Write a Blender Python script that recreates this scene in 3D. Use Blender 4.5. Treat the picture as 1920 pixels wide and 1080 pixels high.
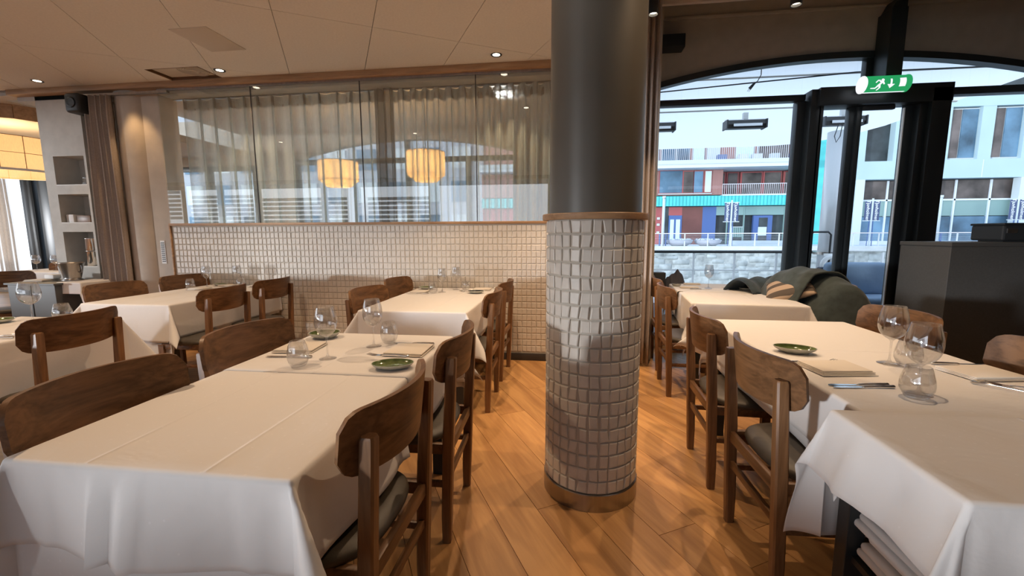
import bpy, bmesh, math, random
from mathutils import Vector, Matrix
from math import sin, cos, pi, radians as RAD, hypot, atan2, sqrt
random.seed(7)
S = bpy.context.scene
for o in list(bpy.data.objects): bpy.data.objects.remove(o)
COL = S.collection

# ------------------------------------------------------------------ camera
EYE = Vector((0, 0, 1.30))
yaw, pitch, roll = 0.12945, 0.12682, RAD(0.2)
d = Vector((-sin(yaw)*cos(pitch), cos(yaw)*cos(pitch), -sin(pitch)))
r = Vector((cos(yaw), sin(yaw), 0)); u = r.cross(d)
r2 = r*cos(roll)-u*sin(roll); u2 = u*cos(roll)+r*sin(roll)
cd = bpy.data.cameras.new('camera'); cam = bpy.data.objects.new('camera', cd); COL.objects.link(cam)
cd.sensor_width = 36; cd.lens = 15.0; cd.clip_start = .05; cd.clip_end = 400
m = Matrix((r2, u2, -d)).transposed().to_4x4(); m.translation = EYE; cam.matrix_world = m
S.camera = cam

# ------------------------------------------------------------------ world, sun, portals, exposure
S.view_settings.view_transform = 'Standard'; S.view_settings.look = 'None'
S.cycles.transparent_max_bounces = 32
S.view_settings.exposure = 0.22; S.view_settings.gamma = 1; S.view_settings.use_curve_mapping = False
W = bpy.data.worlds.new('sky'); S.world = W; W.use_nodes = True
nt = W.node_tree; nt.nodes.clear()
wo = nt.nodes.new('ShaderNodeOutputWorld'); bg = nt.nodes.new('ShaderNodeBackground')
tc = nt.nodes.new('ShaderNodeTexCoord'); sx = nt.nodes.new('ShaderNodeSeparateXYZ'); rp = nt.nodes.new('ShaderNodeValToRGB')
nt.links.new(tc.outputs['Generated'], sx.inputs[0]); nt.links.new(sx.outputs['Z'], rp.inputs[0])
rp.color_ramp.elements[0].color = (.86, .92, 1, 1); rp.color_ramp.elements[1].color = (.55, .72, 1, 1); rp.color_ramp.elements[1].position = .8
nt.links.new(rp.outputs[0], bg.inputs[0]); bg.inputs[1].default_value = 1.75
nt.links.new(bg.outputs[0], wo.inputs[0])

def lamp(name, kind, loc, energy, color, aim=None, **kw):
    l = bpy.data.lights.new(name, kind); l.energy = energy; l.color = color
    for k, v in kw.items(): setattr(l, k, v)
    o = bpy.data.objects.new(name, l); COL.objects.link(o); o.location = loc
    if aim is not None:
        o.rotation_euler = (Vector(aim)-Vector(loc)).to_track_quat('-Z', 'Y').to_euler()
    return o
# low sun behind the camera, grazing in above the window sills
AZ = RAD(52); EL = RAD(1.4)
lamp('sun', 'SUN', (-6, -10, 4), 2.3, (.93, .96, 1), aim=(-6+sin(AZ)*10, -10+cos(AZ)*10, 4-10*math.tan(EL)), angle=RAD(3.5))
def portal(loc, aim, w, h):
    l = lamp('window_portal', 'AREA', loc, 1, (1, 1, 1), aim=aim, shape='RECTANGLE', size=w, size_y=h)
    l.data.cycles.is_portal = True
portal((-7.2, -3.55, 1.62), (-7.2, 0, 1.62), 13.4, 1.75)
portal((-13.9, 2.4, 1.8), (0, 2.4, 1.8), 12, 2.0)
portal((3.0, 5.1, 1.6), (3.0, 0, 1.6), 4.9, 3.0)
portal((-6.5, 8.3, 1.7), (-6.5, 0, 1.7), 13, 2.7)

# ------------------------------------------------------------------ helpers
def tag(o, label=None, cat=None, group=None, kind=None):
    if label: o['label'] = label
    if cat: o['category'] = cat
    if group: o['group'] = group
    if kind: o['kind'] = kind
    return o
def empty(name, loc=(0, 0, 0), rz=0, label=None, cat=None, group=None, kind=None, parent=None):
    o = bpy.data.objects.new(name, None); COL.objects.link(o); o.location = loc; o.rotation_euler = (0, 0, rz)
    o.empty_display_size = .05
    if parent: o.parent = parent
    return tag(o, label, cat, group, kind)
def mesh_obj(name, me, mat=None, parent=None, loc=None, rz=None):
    o = bpy.data.objects.new(name, me); COL.objects.link(o)
    if mat and not me.materials: me.materials.append(mat)
    if parent: o.parent = parent
    if loc: o.location = loc
    if rz: o.rotation_euler = (0, 0, rz)
    return o
def bm_obj(name, bm, mat, parent=None, smooth=False, loc=None, rz=None, auto=None):
    bmesh.ops.recalc_face_normals(bm, faces=bm.faces[:])
    me = bpy.data.meshes.new(name); bm.to_mesh(me); bm.free()
    if smooth or auto is not None:
        for p in me.polygons: p.use_smooth = True
        if auto is not None: me.set_sharp_from_angle(angle=RAD(auto))
    return mesh_obj(name, me, mat, parent, loc, rz)
def bx(bm, x0, x1, y0, y1, z0, z1, bev=0, seg=2, M=None):
    r_ = bmesh.ops.create_cube(bm, size=1); vs = r_['verts']
    for v in vs: v.co = Vector((x0+(v.co.x+.5)*(x1-x0), y0+(v.co.y+.5)*(y1-y0), z0+(v.co.z+.5)*(z1-z0)))
    if M is not None:
        for v in vs: v.co = M @ v.co
    if bev:
        es = list({e for v in vs for e in v.link_edges})
        bmesh.ops.bevel(bm, geom=es, offset=bev, segments=seg, affect='EDGES', profile=.5)
def box(name, mat, x0, x1, y0, y1, z0, z1, parent=None, bev=0, seg=2, **k):
    bm = bmesh.new(); bx(bm, x0, x1, y0, y1, z0, z1, bev, seg)
    return bm_obj(name, bm, mat, parent, auto=35 if bev else None, **k)
def bar(bm, a, b, w, h=None, bev=0, up=(0, 0, 1)):
    a, b = Vector(a), Vector(b); h = h or w; ax = (b-a); L = ax.length; ax.normalize()
    s = ax.cross(Vector(up))
    if s.length < 1e-4: s = Vector((1, 0, 0))
    s.normalize(); t = s.cross(ax)
    M = Matrix((s, ax, t)).transposed().to_4x4(); M.translation = a
    bx(bm, -w/2, w/2, 0, L, -h/2, h/2, bev, 2, M)
def tube(bm, pts, rad, n=8, cap=True):
    pts = [Vector(p) for p in pts]; rings = []
    rads = rad if isinstance(rad, (list, tuple)) else [rad]*len(pts)
    prev = None
    for i, p in enumerate(pts):
        t = (pts[min(i+1, len(pts)-1)]-pts[max(i-1, 0)]).normalized()
        if prev is None:
            a = t.cross(Vector((0, 0, 1)))
            if a.length < 1e-3: a = t.cross(Vector((1, 0, 0)))
        else: a = prev - t*prev.dot(t)
        a.normalize(); prev = a; b = t.cross(a)
        rings.append([bm.verts.new(p+(a*cos(2*pi*k/n)+b*sin(2*pi*k/n))*rads[i]) for k in range(n)])
    for A, B in zip(rings, rings[1:]):
        for k in range(n): bm.faces.new((A[k], A[(k+1) % n], B[(k+1) % n], B[k]))
    if cap: bm.faces.new(rings[0]); bm.faces.new(rings[-1])
def lathe(bm, prof, n=40, c=(0, 0, 0), sxy=(1, 1)):
    rings = []
    for (rr, z) in prof:
        if rr < 1e-5: rings.append([bm.verts.new((c[0], c[1], c[2]+z))])
        else: rings.append([bm.verts.new((c[0]+rr*sxy[0]*cos(2*pi*k/n), c[1]+rr*sxy[1]*sin(2*pi*k/n), c[2]+z)) for k in range(n)])
    for A, B in zip(rings, rings[1:]):
        for k in range(n):
            k2 = (k+1) % n
            if len(A) == 1 and len(B) == 1: continue
            if len(A) == 1: bm.faces.new((A[0], B[k2], B[k]))
            elif len(B) == 1: bm.faces.new((A[k], A[k2], B[0]))
            else: bm.faces.new((A[k], A[k2], B[k2], B[k]))
def prism(bm, poly, z0, z1):
    lo = [bm.verts.new((p[0], p[1], z0)) for p in poly]; hi = [bm.verts.new((p[0], p[1], z1)) for p in poly]
    n = len(poly); bm.faces.new(lo[::-1]); bm.faces.new(hi)
    for i in range(n): bm.faces.new((lo[i], lo[(i+1) % n], hi[(i+1) % n], hi[i]))
def prismY(bm, poly, y0, y1):   # polygon in x,z extruded along y
    lo = [bm.verts.new((p[0], y0, p[1])) for p in poly]; hi = [bm.verts.new((p[0], y1, p[1])) for p in poly]
    n = len(poly); bm.faces.new(lo); bm.faces.new(hi[::-1])
    for i in range(n): bm.faces.new((lo[i], hi[i], hi[(i+1) % n], lo[(i+1) % n]))
def clip(poly, a, b, c):        # keep a*x+b*y<=c
    out = []
    for i in range(len(poly)):
        p, q = poly[i], poly[(i+1) % len(poly)]
        fp, fq = a*p[0]+b*p[1]-c, a*q[0]+b*q[1]-c
        if fp <= 0: out.append(p)
        if fp*fq < 0:
            t = fp/(fp-fq); out.append((p[0]+t*(q[0]-p[0]), p[1]+t*(q[1]-p[1])))
    return out
def cliprect(poly, x0, x1, y0, y1):
    for a, b, c in ((-1, 0, -x0), (1, 0, x1), (0, -1, -y0), (0, 1, y1)):
        if len(poly) < 3: return []
        poly = clip(poly, a, b, c)
    return poly if len(poly) > 2 else []
def area(p): return abs(sum(p[i][0]*p[(i+1) % len(p)][1]-p[(i+1) % len(p)][0]*p[i][1] for i in range(len(p))))/2
def kids(o, lst): return [c for c in lst if c.parent == o]
def dup(root, loc, rz, label=None, group=None, parts=None):
    def cp(o, par):
        c = o.copy(); COL.objects.link(c)
        if par: c.parent = par
        for ch in PARTS.get(o.name, []): cp(ch, c)
        return c
    rt = cp(root, None); rt.location = loc; rt.rotation_euler = (0, 0, rz)
    if label: rt['label'] = label
    if group: rt['group'] = group
    return rt
PARTS = {}
def index(root):
    PARTS[root.name] = [o for o in COL.objects if o.parent == root]
    for c in PARTS[root.name]: PARTS[c.name] = [o for o in COL.objects if o.parent == c]

# ------------------------------------------------------------------ materials
def mat(name, col, rough=.6, metal=0, noise=None, bump=None, spec=.5, coat=0, sheen=0, trans=0):
    m_ = bpy.data.materials.new(name); m_.use_nodes = True; t = m_.node_tree; b = t.nodes['Principled BSDF']
    b.inputs['Base Color'].default_value = (*col, 1); b.inputs['Roughness'].default_value = rough
    b.inputs['Metallic'].default_value = metal; b.inputs['Specular IOR Level'].default_value = spec
    b.inputs['Coat Weight'].default_value = coat; b.inputs['Sheen Weight'].default_value = sheen
    co = t.nodes.new('ShaderNodeTexCoord')
    if noise:
        sc, amt = noise[:2]; st = noise[2] if len(noise) > 2 else (1, 1, 1)
        mp = t.nodes.new('ShaderNodeMapping'); mp.inputs['Scale'].default_value = st
        n = t.nodes.new('ShaderNodeTexNoise'); n.inputs['Scale'].default_value = sc; n.inputs['Detail'].default_value = 6
        rr = t.nodes.new('ShaderNodeValToRGB')
        lo = [c*(1-amt) for c in col]; hi = [min(1, c*(1+amt)) for c in col]
        rr.color_ramp.elements[0].color = (*lo, 1); rr.color_ramp.elements[1].color = (*hi, 1)
        rr.color_ramp.elements[0].position = .3; rr.color_ramp.elements[1].position = .7
        t.links.new(co.outputs['Object'], mp.inputs[0]); t.links.new(mp.outputs[0], n.inputs['Vector'])
        t.links.new(n.outputs['Fac'], rr.inputs[0]); t.links.new(rr.outputs[0], b.inputs['Base Color'])
    if bump:
        sc, st, dist = bump
        n2 = t.nodes.new('ShaderNodeTexNoise'); n2.inputs['Scale'].default_value = sc; n2.inputs['Detail'].default_value = 4
        bp = t.nodes.new('ShaderNodeBump'); bp.inputs['Strength'].default_value = st; bp.inputs['Distance'].default_value = dist
        t.links.new(co.outputs['Object'], n2.inputs['Vector']); t.links.new(n2.outputs['Fac'], bp.inputs['Height'])
        t.links.new(bp.outputs[0], b.inputs['Normal'])
    return m_
def wood(name, dark, light, rough=.45, axis=0, scale=1.0, knots=False, rand=.0):
    m_ = bpy.data.materials.new(name); m_.use_nodes = True; t = m_.node_tree; b = t.nodes['Principled BSDF']
    co = t.nodes.new('ShaderNodeTexCoord'); mp = t.nodes.new('ShaderNodeMapping')
    sc = [14*scale]*3; sc[axis] = 1.3*scale; mp.inputs['Scale'].default_value = sc
    oi = t.nodes.new('ShaderNodeObjectInfo'); ad = t.nodes.new('ShaderNodeVectorMath'); ad.operation = 'ADD'
    ml = t.nodes.new('ShaderNodeVectorMath'); ml.operation = 'SCALE'; ml.inputs['Scale'].default_value = 37
    cb = t.nodes.new('ShaderNodeCombineXYZ')
    for i in range(3): t.links.new(oi.outputs['Random'], cb.inputs[i])
    t.links.new(cb.outputs[0], ml.inputs[0]); t.links.new(co.outputs['Object'], ad.inputs[0]); t.links.new(ml.outputs[0], ad.inputs[1])
    t.links.new(ad.outputs[0], mp.inputs[0])
    n = t.nodes.new('ShaderNodeTexNoise'); n.inputs['Scale'].default_value = 1.6; n.inputs['Detail'].default_value = 7; n.inputs['Distortion'].default_value = 1.4
    t.links.new(mp.outputs[0], n.inputs['Vector'])
    n3 = t.nodes.new('ShaderNodeTexNoise'); n3.inputs['Scale'].default_value = 9; n3.inputs['Detail'].default_value = 5
    t.links.new(mp.outputs[0], n3.inputs['Vector'])
    mx = t.nodes.new('ShaderNodeMath'); mx.operation = 'MULTIPLY_ADD'; mx.inputs[1].default_value = .35
    t.links.new(n3.outputs['Fac'], mx.inputs[0]); t.links.new(n.outputs['Fac'], mx.inputs[2])
    rr = t.nodes.new('ShaderNodeValToRGB'); e = rr.color_ramp.elements
    e[0].color = (*dark, 1); e[1].color = (*light, 1); e[0].position = .48; e[1].position = .82
    t.links.new(mx.outputs[0], rr.inputs[0]); out = rr.outputs[0]
    if rand:
        hs = t.nodes.new('ShaderNodeHueSaturation'); mr = t.nodes.new('ShaderNodeMapRange')
        mr.inputs['To Min'].default_value = 1-rand; mr.inputs['To Max'].default_value = 1+rand
        t.links.new(oi.outputs['Random'], mr.inputs[0]); t.links.new(mr.outputs[0], hs.inputs['Value']); t.links.new(out, hs.inputs['Color']); out = hs.outputs[0]
    if knots:
        v = t.nodes.new('ShaderNodeTexVoronoi'); v.inputs['Scale'].default_value = 2.6; v.inputs['Randomness'].default_value = 1
        mp2 = t.nodes.new('ShaderNodeMapping'); mp2.inputs['Scale'].default_value = (.55, 1, 1) if axis == 0 else (1, .55, 1)
        t.links.new(ad.outputs[0], mp2.inputs[0]); t.links.new(mp2.outputs[0], v.inputs['Vector'])
        r3 = t.nodes.new('ShaderNodeValToRGB'); r3.color_ramp.elements[0].position = .02; r3.color_ramp.elements[1].position = .075
        r3.color_ramp.elements[0].color = (.25, .22, .2, 1); r3.color_ramp.elements[1].color = (1, 1, 1, 1)
        mm = t.nodes.new('ShaderNodeMix'); mm.data_type = 'RGBA'; mm.blend_type = 'MULTIPLY'; mm.inputs[0].default_value = .9
        t.links.new(v.outputs['Distance'], r3.inputs[0]); t.links.new(out, mm.inputs[6]); t.links.new(r3.outputs[0], mm.inputs[7]); out = mm.outputs[2]
    t.links.new(out, b.inputs['Base Color']); b.inputs['Roughness'].default_value = rough; b.inputs['Specular IOR Level'].default_value = .35
    bp = t.nodes.new('ShaderNodeBump'); bp.inputs['Strength'].default_value = .15; bp.inputs['Distance'].default_value = .002
    t.links.new(n3.outputs['Fac'], bp.inputs['Height']); t.links.new(bp.outputs[0], b.inputs['Normal'])
    return m_
def thin_glass(name, refl=.04, tint=(1, 1, 1), edge=.35, rough=0.0, pwr=4.5):
    m_ = bpy.data.materials.new(name); m_.use_nodes = True; t = m_.node_tree; t.nodes.clear()
    o = t.nodes.new('ShaderNodeOutputMaterial'); tr = t.nodes.new('ShaderNodeBsdfTransparent'); gl = t.nodes.new('ShaderNodeBsdfGlossy')
    tr.inputs[0].default_value = (*tint, 1); gl.inputs['Roughness'].default_value = rough
    lw = t.nodes.new('ShaderNodeLayerWeight'); lw.inputs['Blend'].default_value = .5
    pw = t.nodes.new('ShaderNodeMath'); pw.operation = 'POWER'; pw.inputs[1].default_value = pwr; t.links.new(lw.outputs['Facing'], pw.inputs[0])
    mr = t.nodes.new('ShaderNodeMapRange'); mr.inputs['To Min'].default_value = refl; mr.inputs['To Max'].default_value = edge
    mx = t.nodes.new('ShaderNodeMixShader'); t.links.new(pw.outputs[0], mr.inputs[0]); t.links.new(mr.outputs[0], mx.inputs[0])
    t.links.new(tr.outputs[0], mx.inputs[1]); t.links.new(gl.outputs[0], mx.inputs[2]); t.links.new(mx.outputs[0], o.inputs[0])
    return m_
def sheer(name, col, op=.45, folds=.0):
    m_ = bpy.data.materials.new(name); m_.use_nodes = True; t = m_.node_tree; t.nodes.clear()
    o = t.nodes.new('ShaderNodeOutputMaterial'); tr = t.nodes.new('ShaderNodeBsdfTransparent')
    di = t.nodes.new('ShaderNodeBsdfDiffuse'); tl = t.nodes.new('ShaderNodeBsdfTranslucent'); di.inputs[0].default_value = tl.inputs[0].default_value = (*col, 1)
    a = t.nodes.new('ShaderNodeMixShader'); a.inputs[0].default_value = .45
    t.links.new(di.outputs[0], a.inputs[1]); t.links.new(tl.outputs[0], a.inputs[2])
    lw = t.nodes.new('ShaderNodeLayerWeight'); lw.inputs['Blend'].default_value = .5
    co = t.nodes.new('ShaderNodeTexCoord'); mp = t.nodes.new('ShaderNodeMapping'); mp.inputs['Scale'].default_value = (150, 150, 25)
    n = t.nodes.new('ShaderNodeTexNoise'); n.inputs['Scale'].default_value = 1; t.links.new(co.outputs['Object'], mp.inputs[0]); t.links.new(mp.outputs[0], n.inputs['Vector'])
    mr = t.nodes.new('ShaderNodeMapRange'); mr.inputs['To Min'].default_value = op; mr.inputs['To Max'].default_value = max(op, .93)
    ad = t.nodes.new('ShaderNodeMath'); ad.operation = 'MULTIPLY_ADD'; ad.inputs[1].default_value = .3; ad.inputs[2].default_value = -.15
    ad2 = t.nodes.new('ShaderNodeMath'); ad2.operation = 'ADD'; ad2.use_clamp = True
    t.links.new(lw.outputs['Facing'], mr.inputs[0]); t.links.new(n.outputs['Fac'], ad.inputs[0]); t.links.new(mr.outputs[0], ad2.inputs[0]); t.links.new(ad.outputs[0], ad2.inputs[1])
    mx = t.nodes.new('ShaderNodeMixShader'); t.links.new(ad2.outputs[0], mx.inputs[0]); t.links.new(tr.outputs[0], mx.inputs[1]); t.links.new(a.outputs[0], mx.inputs[2])
    t.links.new(mx.outputs[0], o.inputs[0]); return m_
def emit(name, col, s):
    m_ = bpy.data.materials.new(name); m_.use_nodes = True; t = m_.node_tree; t.nodes.clear()
    o = t.nodes.new('ShaderNodeOutputMaterial'); e = t.nodes.new('ShaderNodeEmission'); e.inputs[0].default_value = (*col, 1); e.inputs[1].default_value = s
    t.links.new(e.outputs[0], o.inputs[0]); return m_

M_floor = wood('oak_floor', (.36, .175, .062), (.55, .30, .115), .40, axis=0, scale=.38, knots=True, rand=.13)
M_chair = wood('oiled_oak', (.085, .04, .016), (.20, .098, .042), .42, axis=0, scale=.9, rand=.08)
M_leg = wood('oiled_oak_post', (.12, .056, .023), (.25, .125, .054), .42, axis=2, scale=.9, rand=.08)
M_trim = wood('oak_trim', (.30, .17, .085), (.46, .28, .15), .5, axis=0, scale=.6)
M_leather = mat('seat_leather', (.06, .047, .032), .5, noise=(30, .15), bump=(260, .25, .001))
M_ceil = mat('ceiling_panel', (.74, .70, .63), .9, noise=(60, .04), bump=(500, .3, .001))
M_ceil2 = mat('ceiling_plaster', (.60, .54, .46), .9, bump=(40, .1, .001))
M_wall = mat('beige_plaster', (.50, .44, .37), .85, noise=(8, .07), bump=(60, .2, .002))
M_wallg = mat('grey_plaster', (.50, .48, .44), .85, noise=(9, .08), bump=(30, .3, .002))
M_tile = mat('glazed_tile', (.63, .58, .51), .42, noise=(25, .05), bump=(120, .12, .001))
M_grout = mat('tile_grout', (.50, .45, .38), .8)
M_colm = mat('column_paint', (.10, .088, .068), .42, noise=(3, .06))
M_steel = mat('brushed_steel', (.42, .40, .38), .28, 1, noise=(40, .1, (1, 1, .05)))
M_chrome = mat('cutlery_steel', (.75, .74, .72), .12, 1)
M_dark = mat('dark_base', (.035, .03, .028), .5)
M_black = mat('black_steel', (.018, .021, .023), .42)
M_frame = mat('window_frame_black', (.022, .027, .030), .38)
M_counter = mat('charcoal_laminate', (.05, .05, .048), .55, noise=(120, .12))
M_greypanel = mat('grey_panel', (.09, .10, .105), .5)
M_green = mat('green_glaze', (.095, .135, .045), .12, noise=(45, .4), coat=.6)
M_stone = mat('stoneware_rim', (.50, .50, .44), .4, noise=(80, .1))
M_cream = mat('cream_ceramic', (.72, .68, .60), .3)
M_dglaze = mat('dark_glaze', (.02, .024, .03), .12, coat=.5)
M_napkin = mat('linen_napkin', (.68, .62, .54), .9, bump=(600, .25, .0006), sheen=.2)
M_glass = thin_glass('drinking_glass', .17, (.99, .99, .99), .70, pwr=3.2)
M_pane = thin_glass('window_pane', .02, (.96, .985, .99), .6)
M_part = thin_glass('partition_glass', .13, (.95, .96, .94), .7)
M_sheer = sheer('sheer_curtain', (.68, .73, .71), .44)
M_sheerd = sheer('sheer_overlap', (.34, .31, .26), .86)
M_sheerp = sheer('peach_sheer', (.80, .66, .52), .55)
M_drape = mat('mauve_drape', (.40, .34, .30), .9, noise=(90, .1), bump=(300, .2, .001))
M_white = mat('white_paint', (.80, .81, .80), .6)
M_plast = mat('black_plastic', (.02, .022, .024), .5)
def clothmat():
    m_ = mat('white_tablecloth', (.70, .68, .665), .85, sheen=.15)
    t = m_.node_tree; b = t.nodes['Principled BSDF']; co = t.nodes.new('ShaderNodeTexCoord')
    v = t.nodes.new('ShaderNodeTexVoronoi'); v.inputs['Scale'].default_value = 26; v.inputs['Randomness'].default_value = .25
    rr = t.nodes.new('ShaderNodeValToRGB'); rr.color_ramp.elements[0].position = .07; rr.color_ramp.elements[1].position = .10
    rr.color_ramp.elements[0].color = (.74, .72, .71, 1); rr.color_ramp.elements[1].color = (.69, .67, .655, 1)
    t.links.new(co.outputs['Object'], v.inputs['Vector']); t.links.new(v.outputs['Distance'], rr.inputs[0]); t.links.new(rr.outputs[0], b.inputs['Base Color'])
    n = t.nodes.new('ShaderNodeTexNoise'); n.inputs['Scale'].default_value = 5; n.inputs['Detail'].default_value = 3; n.inputs['Distortion'].default_value = 1
    n2 = t.nodes.new('ShaderNodeTexNoise'); n2.inputs['Scale'].default_value = 700
    ma = t.nodes.new('ShaderNodeMath'); ma.operation = 'MULTIPLY_ADD'; ma.inputs[1].default_value = .03
    t.links.new(co.outputs['Object'], n.inputs['Vector']); t.links.new(co.outputs['Object'], n2.inputs['Vector'])
    t.links.new(n2.outputs['Fac'], ma.inputs[0]); t.links.new(n.outputs['Fac'], ma.inputs[2])
    bp = t.nodes.new('ShaderNodeBump'); bp.inputs['Strength'].default_value = .35; bp.inputs['Distance'].default_value = .012
    t.links.new(ma.outputs[0], bp.inputs['Height']); t.links.new(bp.outputs[0], b.inputs['Normal'])
    return m_
M_cloth = clothmat()

# ================================================================== STRUCTURE
CZ = 2.90          # ceiling of the main room
WY = 4.268         # tiled partition
A120 = RAD(119.7)
ex, ey = (cos(A120), sin(A120)), (-sin(A120), cos(A120))
def planks(name, root, L, Wd, gap, z0, z1, rects, mt, off, stag, rnd, holes=(), xr=(-9, 7), yr=(-7, 10)):
    n = 0; rnd = random.Random(rnd)
    for j in range(-60, 60):
        sh = off[0] + (rnd.random()*L if stag else 0)
        for i in range(-14, 14):
            u0, v0 = sh+i*L, off[1]+j*Wd
            q = [(u0+gap, v0+gap), (u0+L-gap, v0+gap), (u0+L-gap, v0+Wd-gap), (u0+gap, v0+Wd-gap)]
            P = [(a*ex[0]+b*ey[0], a*ex[1]+b*ey[1]) for a, b in q]
            bm = None
            for R in rects:
                pc = [cliprect(P, *R)]
                for H in holes:
                    nx = []
                    for p in pc:
                        if not p: continue
                        l = cliprect(p, -99, H[0], -99, 99); r_ = cliprect(p, H[1], 99, -99, 99)
                        b1 = cliprect(p, H[0], H[1], -99, H[2]); b2 = cliprect(p, H[0], H[1], H[3], 99)
                        nx += [l, r_, b1, b2]
                    pc = nx
                for p in pc:
                    if p and area(p) > 2e-4:
                        if bm is None: bm = bmesh.new()
                        cx, cy = (u0+L/2), (v0+Wd/2)
                        # local frame: x along the plank
                        loc = [((x*ex[0]+y*ex[1])-cx, (x*ey[0]+y*ey[1])-cy) for x, y in p]
                        prism(bm, loc, z0, z1)
            if bm:
                cx, cy = (u0+L/2), (v0+Wd/2)
                o = bm_obj(name, bm, mt, root)
                o.location = (cx*ex[0]+cy*ey[0], cx*ex[1]+cy*ey[1], 0); o.rotation_euler = (0, 0, A120); n += 1
    return n
floor = box('floor', M_dark, -14, 5.6, -3.6, 8.3, -.12, -.016); floor['kind'] = 'structure'
planks('floor_plank', floor, 2.1, .205, .0011, -.016, 0, [(-3.2, 2.6, .5, 5.0)], M_floor, (.30-1.05, .0), True, 3)
# (planks outside the part of the floor that can be seen are left to one slab)
def slabs(name, rects, z0, z1, mt, parent):
    bm = bmesh.new()
    for R in rects: bx(bm, R[0], R[1], R[2], R[3], z0, z1)
    return bm_obj(name, bm, mt, parent)
slabs('floor_field', [(-14, -3.2, -3.6, 8.3), (2.6, 5.6, -3.6, 5.1), (-3.2, 2.6, -3.6, .5), (-3.2, .9, 5.0, 8.3)], -.016, -.0005, M_floor, floor)

ceiling = box('ceiling', M_dark, -14, .3, -3.6, 4.25, CZ+.012, CZ+.25); ceiling['kind'] = 'structure'
VH = (-4.12, -3.54, 3.90, 4.20)
bpy.data.objects.remove(ceiling)
bm = bmesh.new()
for R in [(-14, VH[0], -3.6, 4.25), (VH[1], .3, -3.6, 4.25), (VH[0], VH[1], -3.6, VH[2]), (VH[0], VH[1], VH[3], 4.25)]: bx(bm, *R[:4], CZ+.012, CZ+.25)
ceiling = bm_obj('ceiling', bm, M_dark); ceiling['kind'] = 'structure'
planks('ceiling_panel', ceiling, 1.44, .6925, .0022, CZ, CZ+.012, [(-7.2, .3, .6, 4.22)], M_ceil, (.82, .345), False, 5, holes=[VH])
slabs('ceiling_field', [(-14, -7.2, -3.6, 4.22), (-7.2, .3, -3.6, .6)], CZ, CZ+.012, M_ceil, ceiling)
box('ceiling_hatch', M_ceil2, -3.13, -2.80, 3.2, 3.62, CZ-.004, CZ+.002, ceiling, bev=.002)
# higher ceiling of the window bay
c2 = box('ceiling', M_ceil2, .3, 5.6, -3.6, 4.27, 3.37, 3.5); c2['kind'] = 'structure'
for x in (1.35, 2.7, 4.05):
    box('panel_joint', M_dark, x-.003, x+.003, -2, 4.27, 3.366, 3.372, c2)
box('panel_joint', M_dark, .3, 5.6, 2.9, 2.906, 3.366, 3.372, c2)
c3 = box('ceiling', M_ceil2, .3, 5.6, 4.27, 5.3, 3.80, 3.9); c3['kind'] = 'structure'
o = box('trim_1', M_wall, .3, 5.6, 4.25, 4.29, 3.33, 3.85, bev=.004); o['kind'] = 'structure'
o = box('wall_upper_step', M_wall, .26, .34, -3.6, 8.3, CZ-.02, 3.9); o['kind'] = 'structure'
# far dining room ceiling
o = box('wall_over_partition', M_ceil2, -6.6, .3, 4.30, 4.44, 2.87, 3.4); o['kind'] = 'structure'
c4 = box('ceiling', M_ceil2, -6.6, .3, 4.44, 8.4, 3.30, 3.4); c4['kind'] = 'structure'
c4 = box('ceiling', M_ceil2, -14, -6.6, 4.25, 8.4, 2.88, 3.0); c4['kind'] = 'structure'
# oak fascia ring at the far left
bm = bmesh.new()
pts = [(-7.6, 4.36), (-7.0, 4.42), (-6.72, 4.6), (-6.62, 4.85), (-6.6, 5.3), (-6.6, 6.2)]
for a, b in zip(pts, pts[1:]): bar(bm, (*a, 2.80), (*b, 2.80), .02, .17)
o = bm_obj('trim_2', bm, M_trim); o['kind'] = 'structure'
# soffit trim over the partition
o = box('trim_3', M_trim, -6.2, .26, 4.20, 4.30, 2.845, CZ, bev=.003); o['kind'] = 'structure'
o = box('trim_4', M_wallg, -6.2, .26, 4.30, 4.46, 2.80, CZ+.05, bev=.003); o['kind'] = 'structure'

# ---- tiled partition
wall_tile = box('wall_partition', M_grout, -4.38, .70, WY+.008, WY+.13, 0, 1.40); wall_tile['kind'] = 'structure'
def tile_bm(bm, q, dep, f, bev=.0045):
    # q: four (s,t) corners; f maps (s,t,h)->xyz
    c = (sum(p[0] for p in q)/4, sum(p[1] for p in q)/4)
    ins = [(p[0]+(c[0]-p[0])*bev/.022, p[1]+(c[1]-p[1])*bev/.028) for p in q]
    A = [bm.verts.new(f(p[0], p[1], 0)) for p in q]; B = [bm.verts.new(f(p[0], p[1], dep-.0025)) for p in q]; C_ = [bm.verts.new(f(p[0], p[1], dep)) for p in ins]
    for i in range(4):
        j = (i+1) % 4
        bm.faces.new((A[i], A[j], B[j], B[i])); bm.faces.new((B[i], B[j], C_[j], C_[i]))
    bm.faces.new(C_)
rt = random.Random(11)
PW, PH = .0488, .0650
def quad(cx, cz, w, h, rr, k=1.0):
    a, b, c, e = [rr.uniform(-.0042, .0042)*k for _ in range(4)]
    g, hh = rr.uniform(-.002, .002), rr.uniform(-.002, .002)
    return [(cx-w/2+a, cz-h/2+g), (cx+w/2+b, cz-h/2-g), (cx+w/2+c, cz+h/2+hh), (cx-w/2+e, cz+h/2-hh)]
ncol = 103; nrow = 20; variants = []
for k in range(14):
    bm = bmesh.new(); tile_bm(bm, quad(0, 0, PW-.006, PH-.007, rt, .8), .006, lambda s, t, h: (s, -h, t))
    bmesh.ops.recalc_face_normals(bm, faces=bm.faces[:]); me = bpy.data.meshes.new('tile'); bm.to_mesh(me); bm.free(); me.materials.append(M_tile); variants.append(me)
bmr = bmesh.new()
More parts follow.
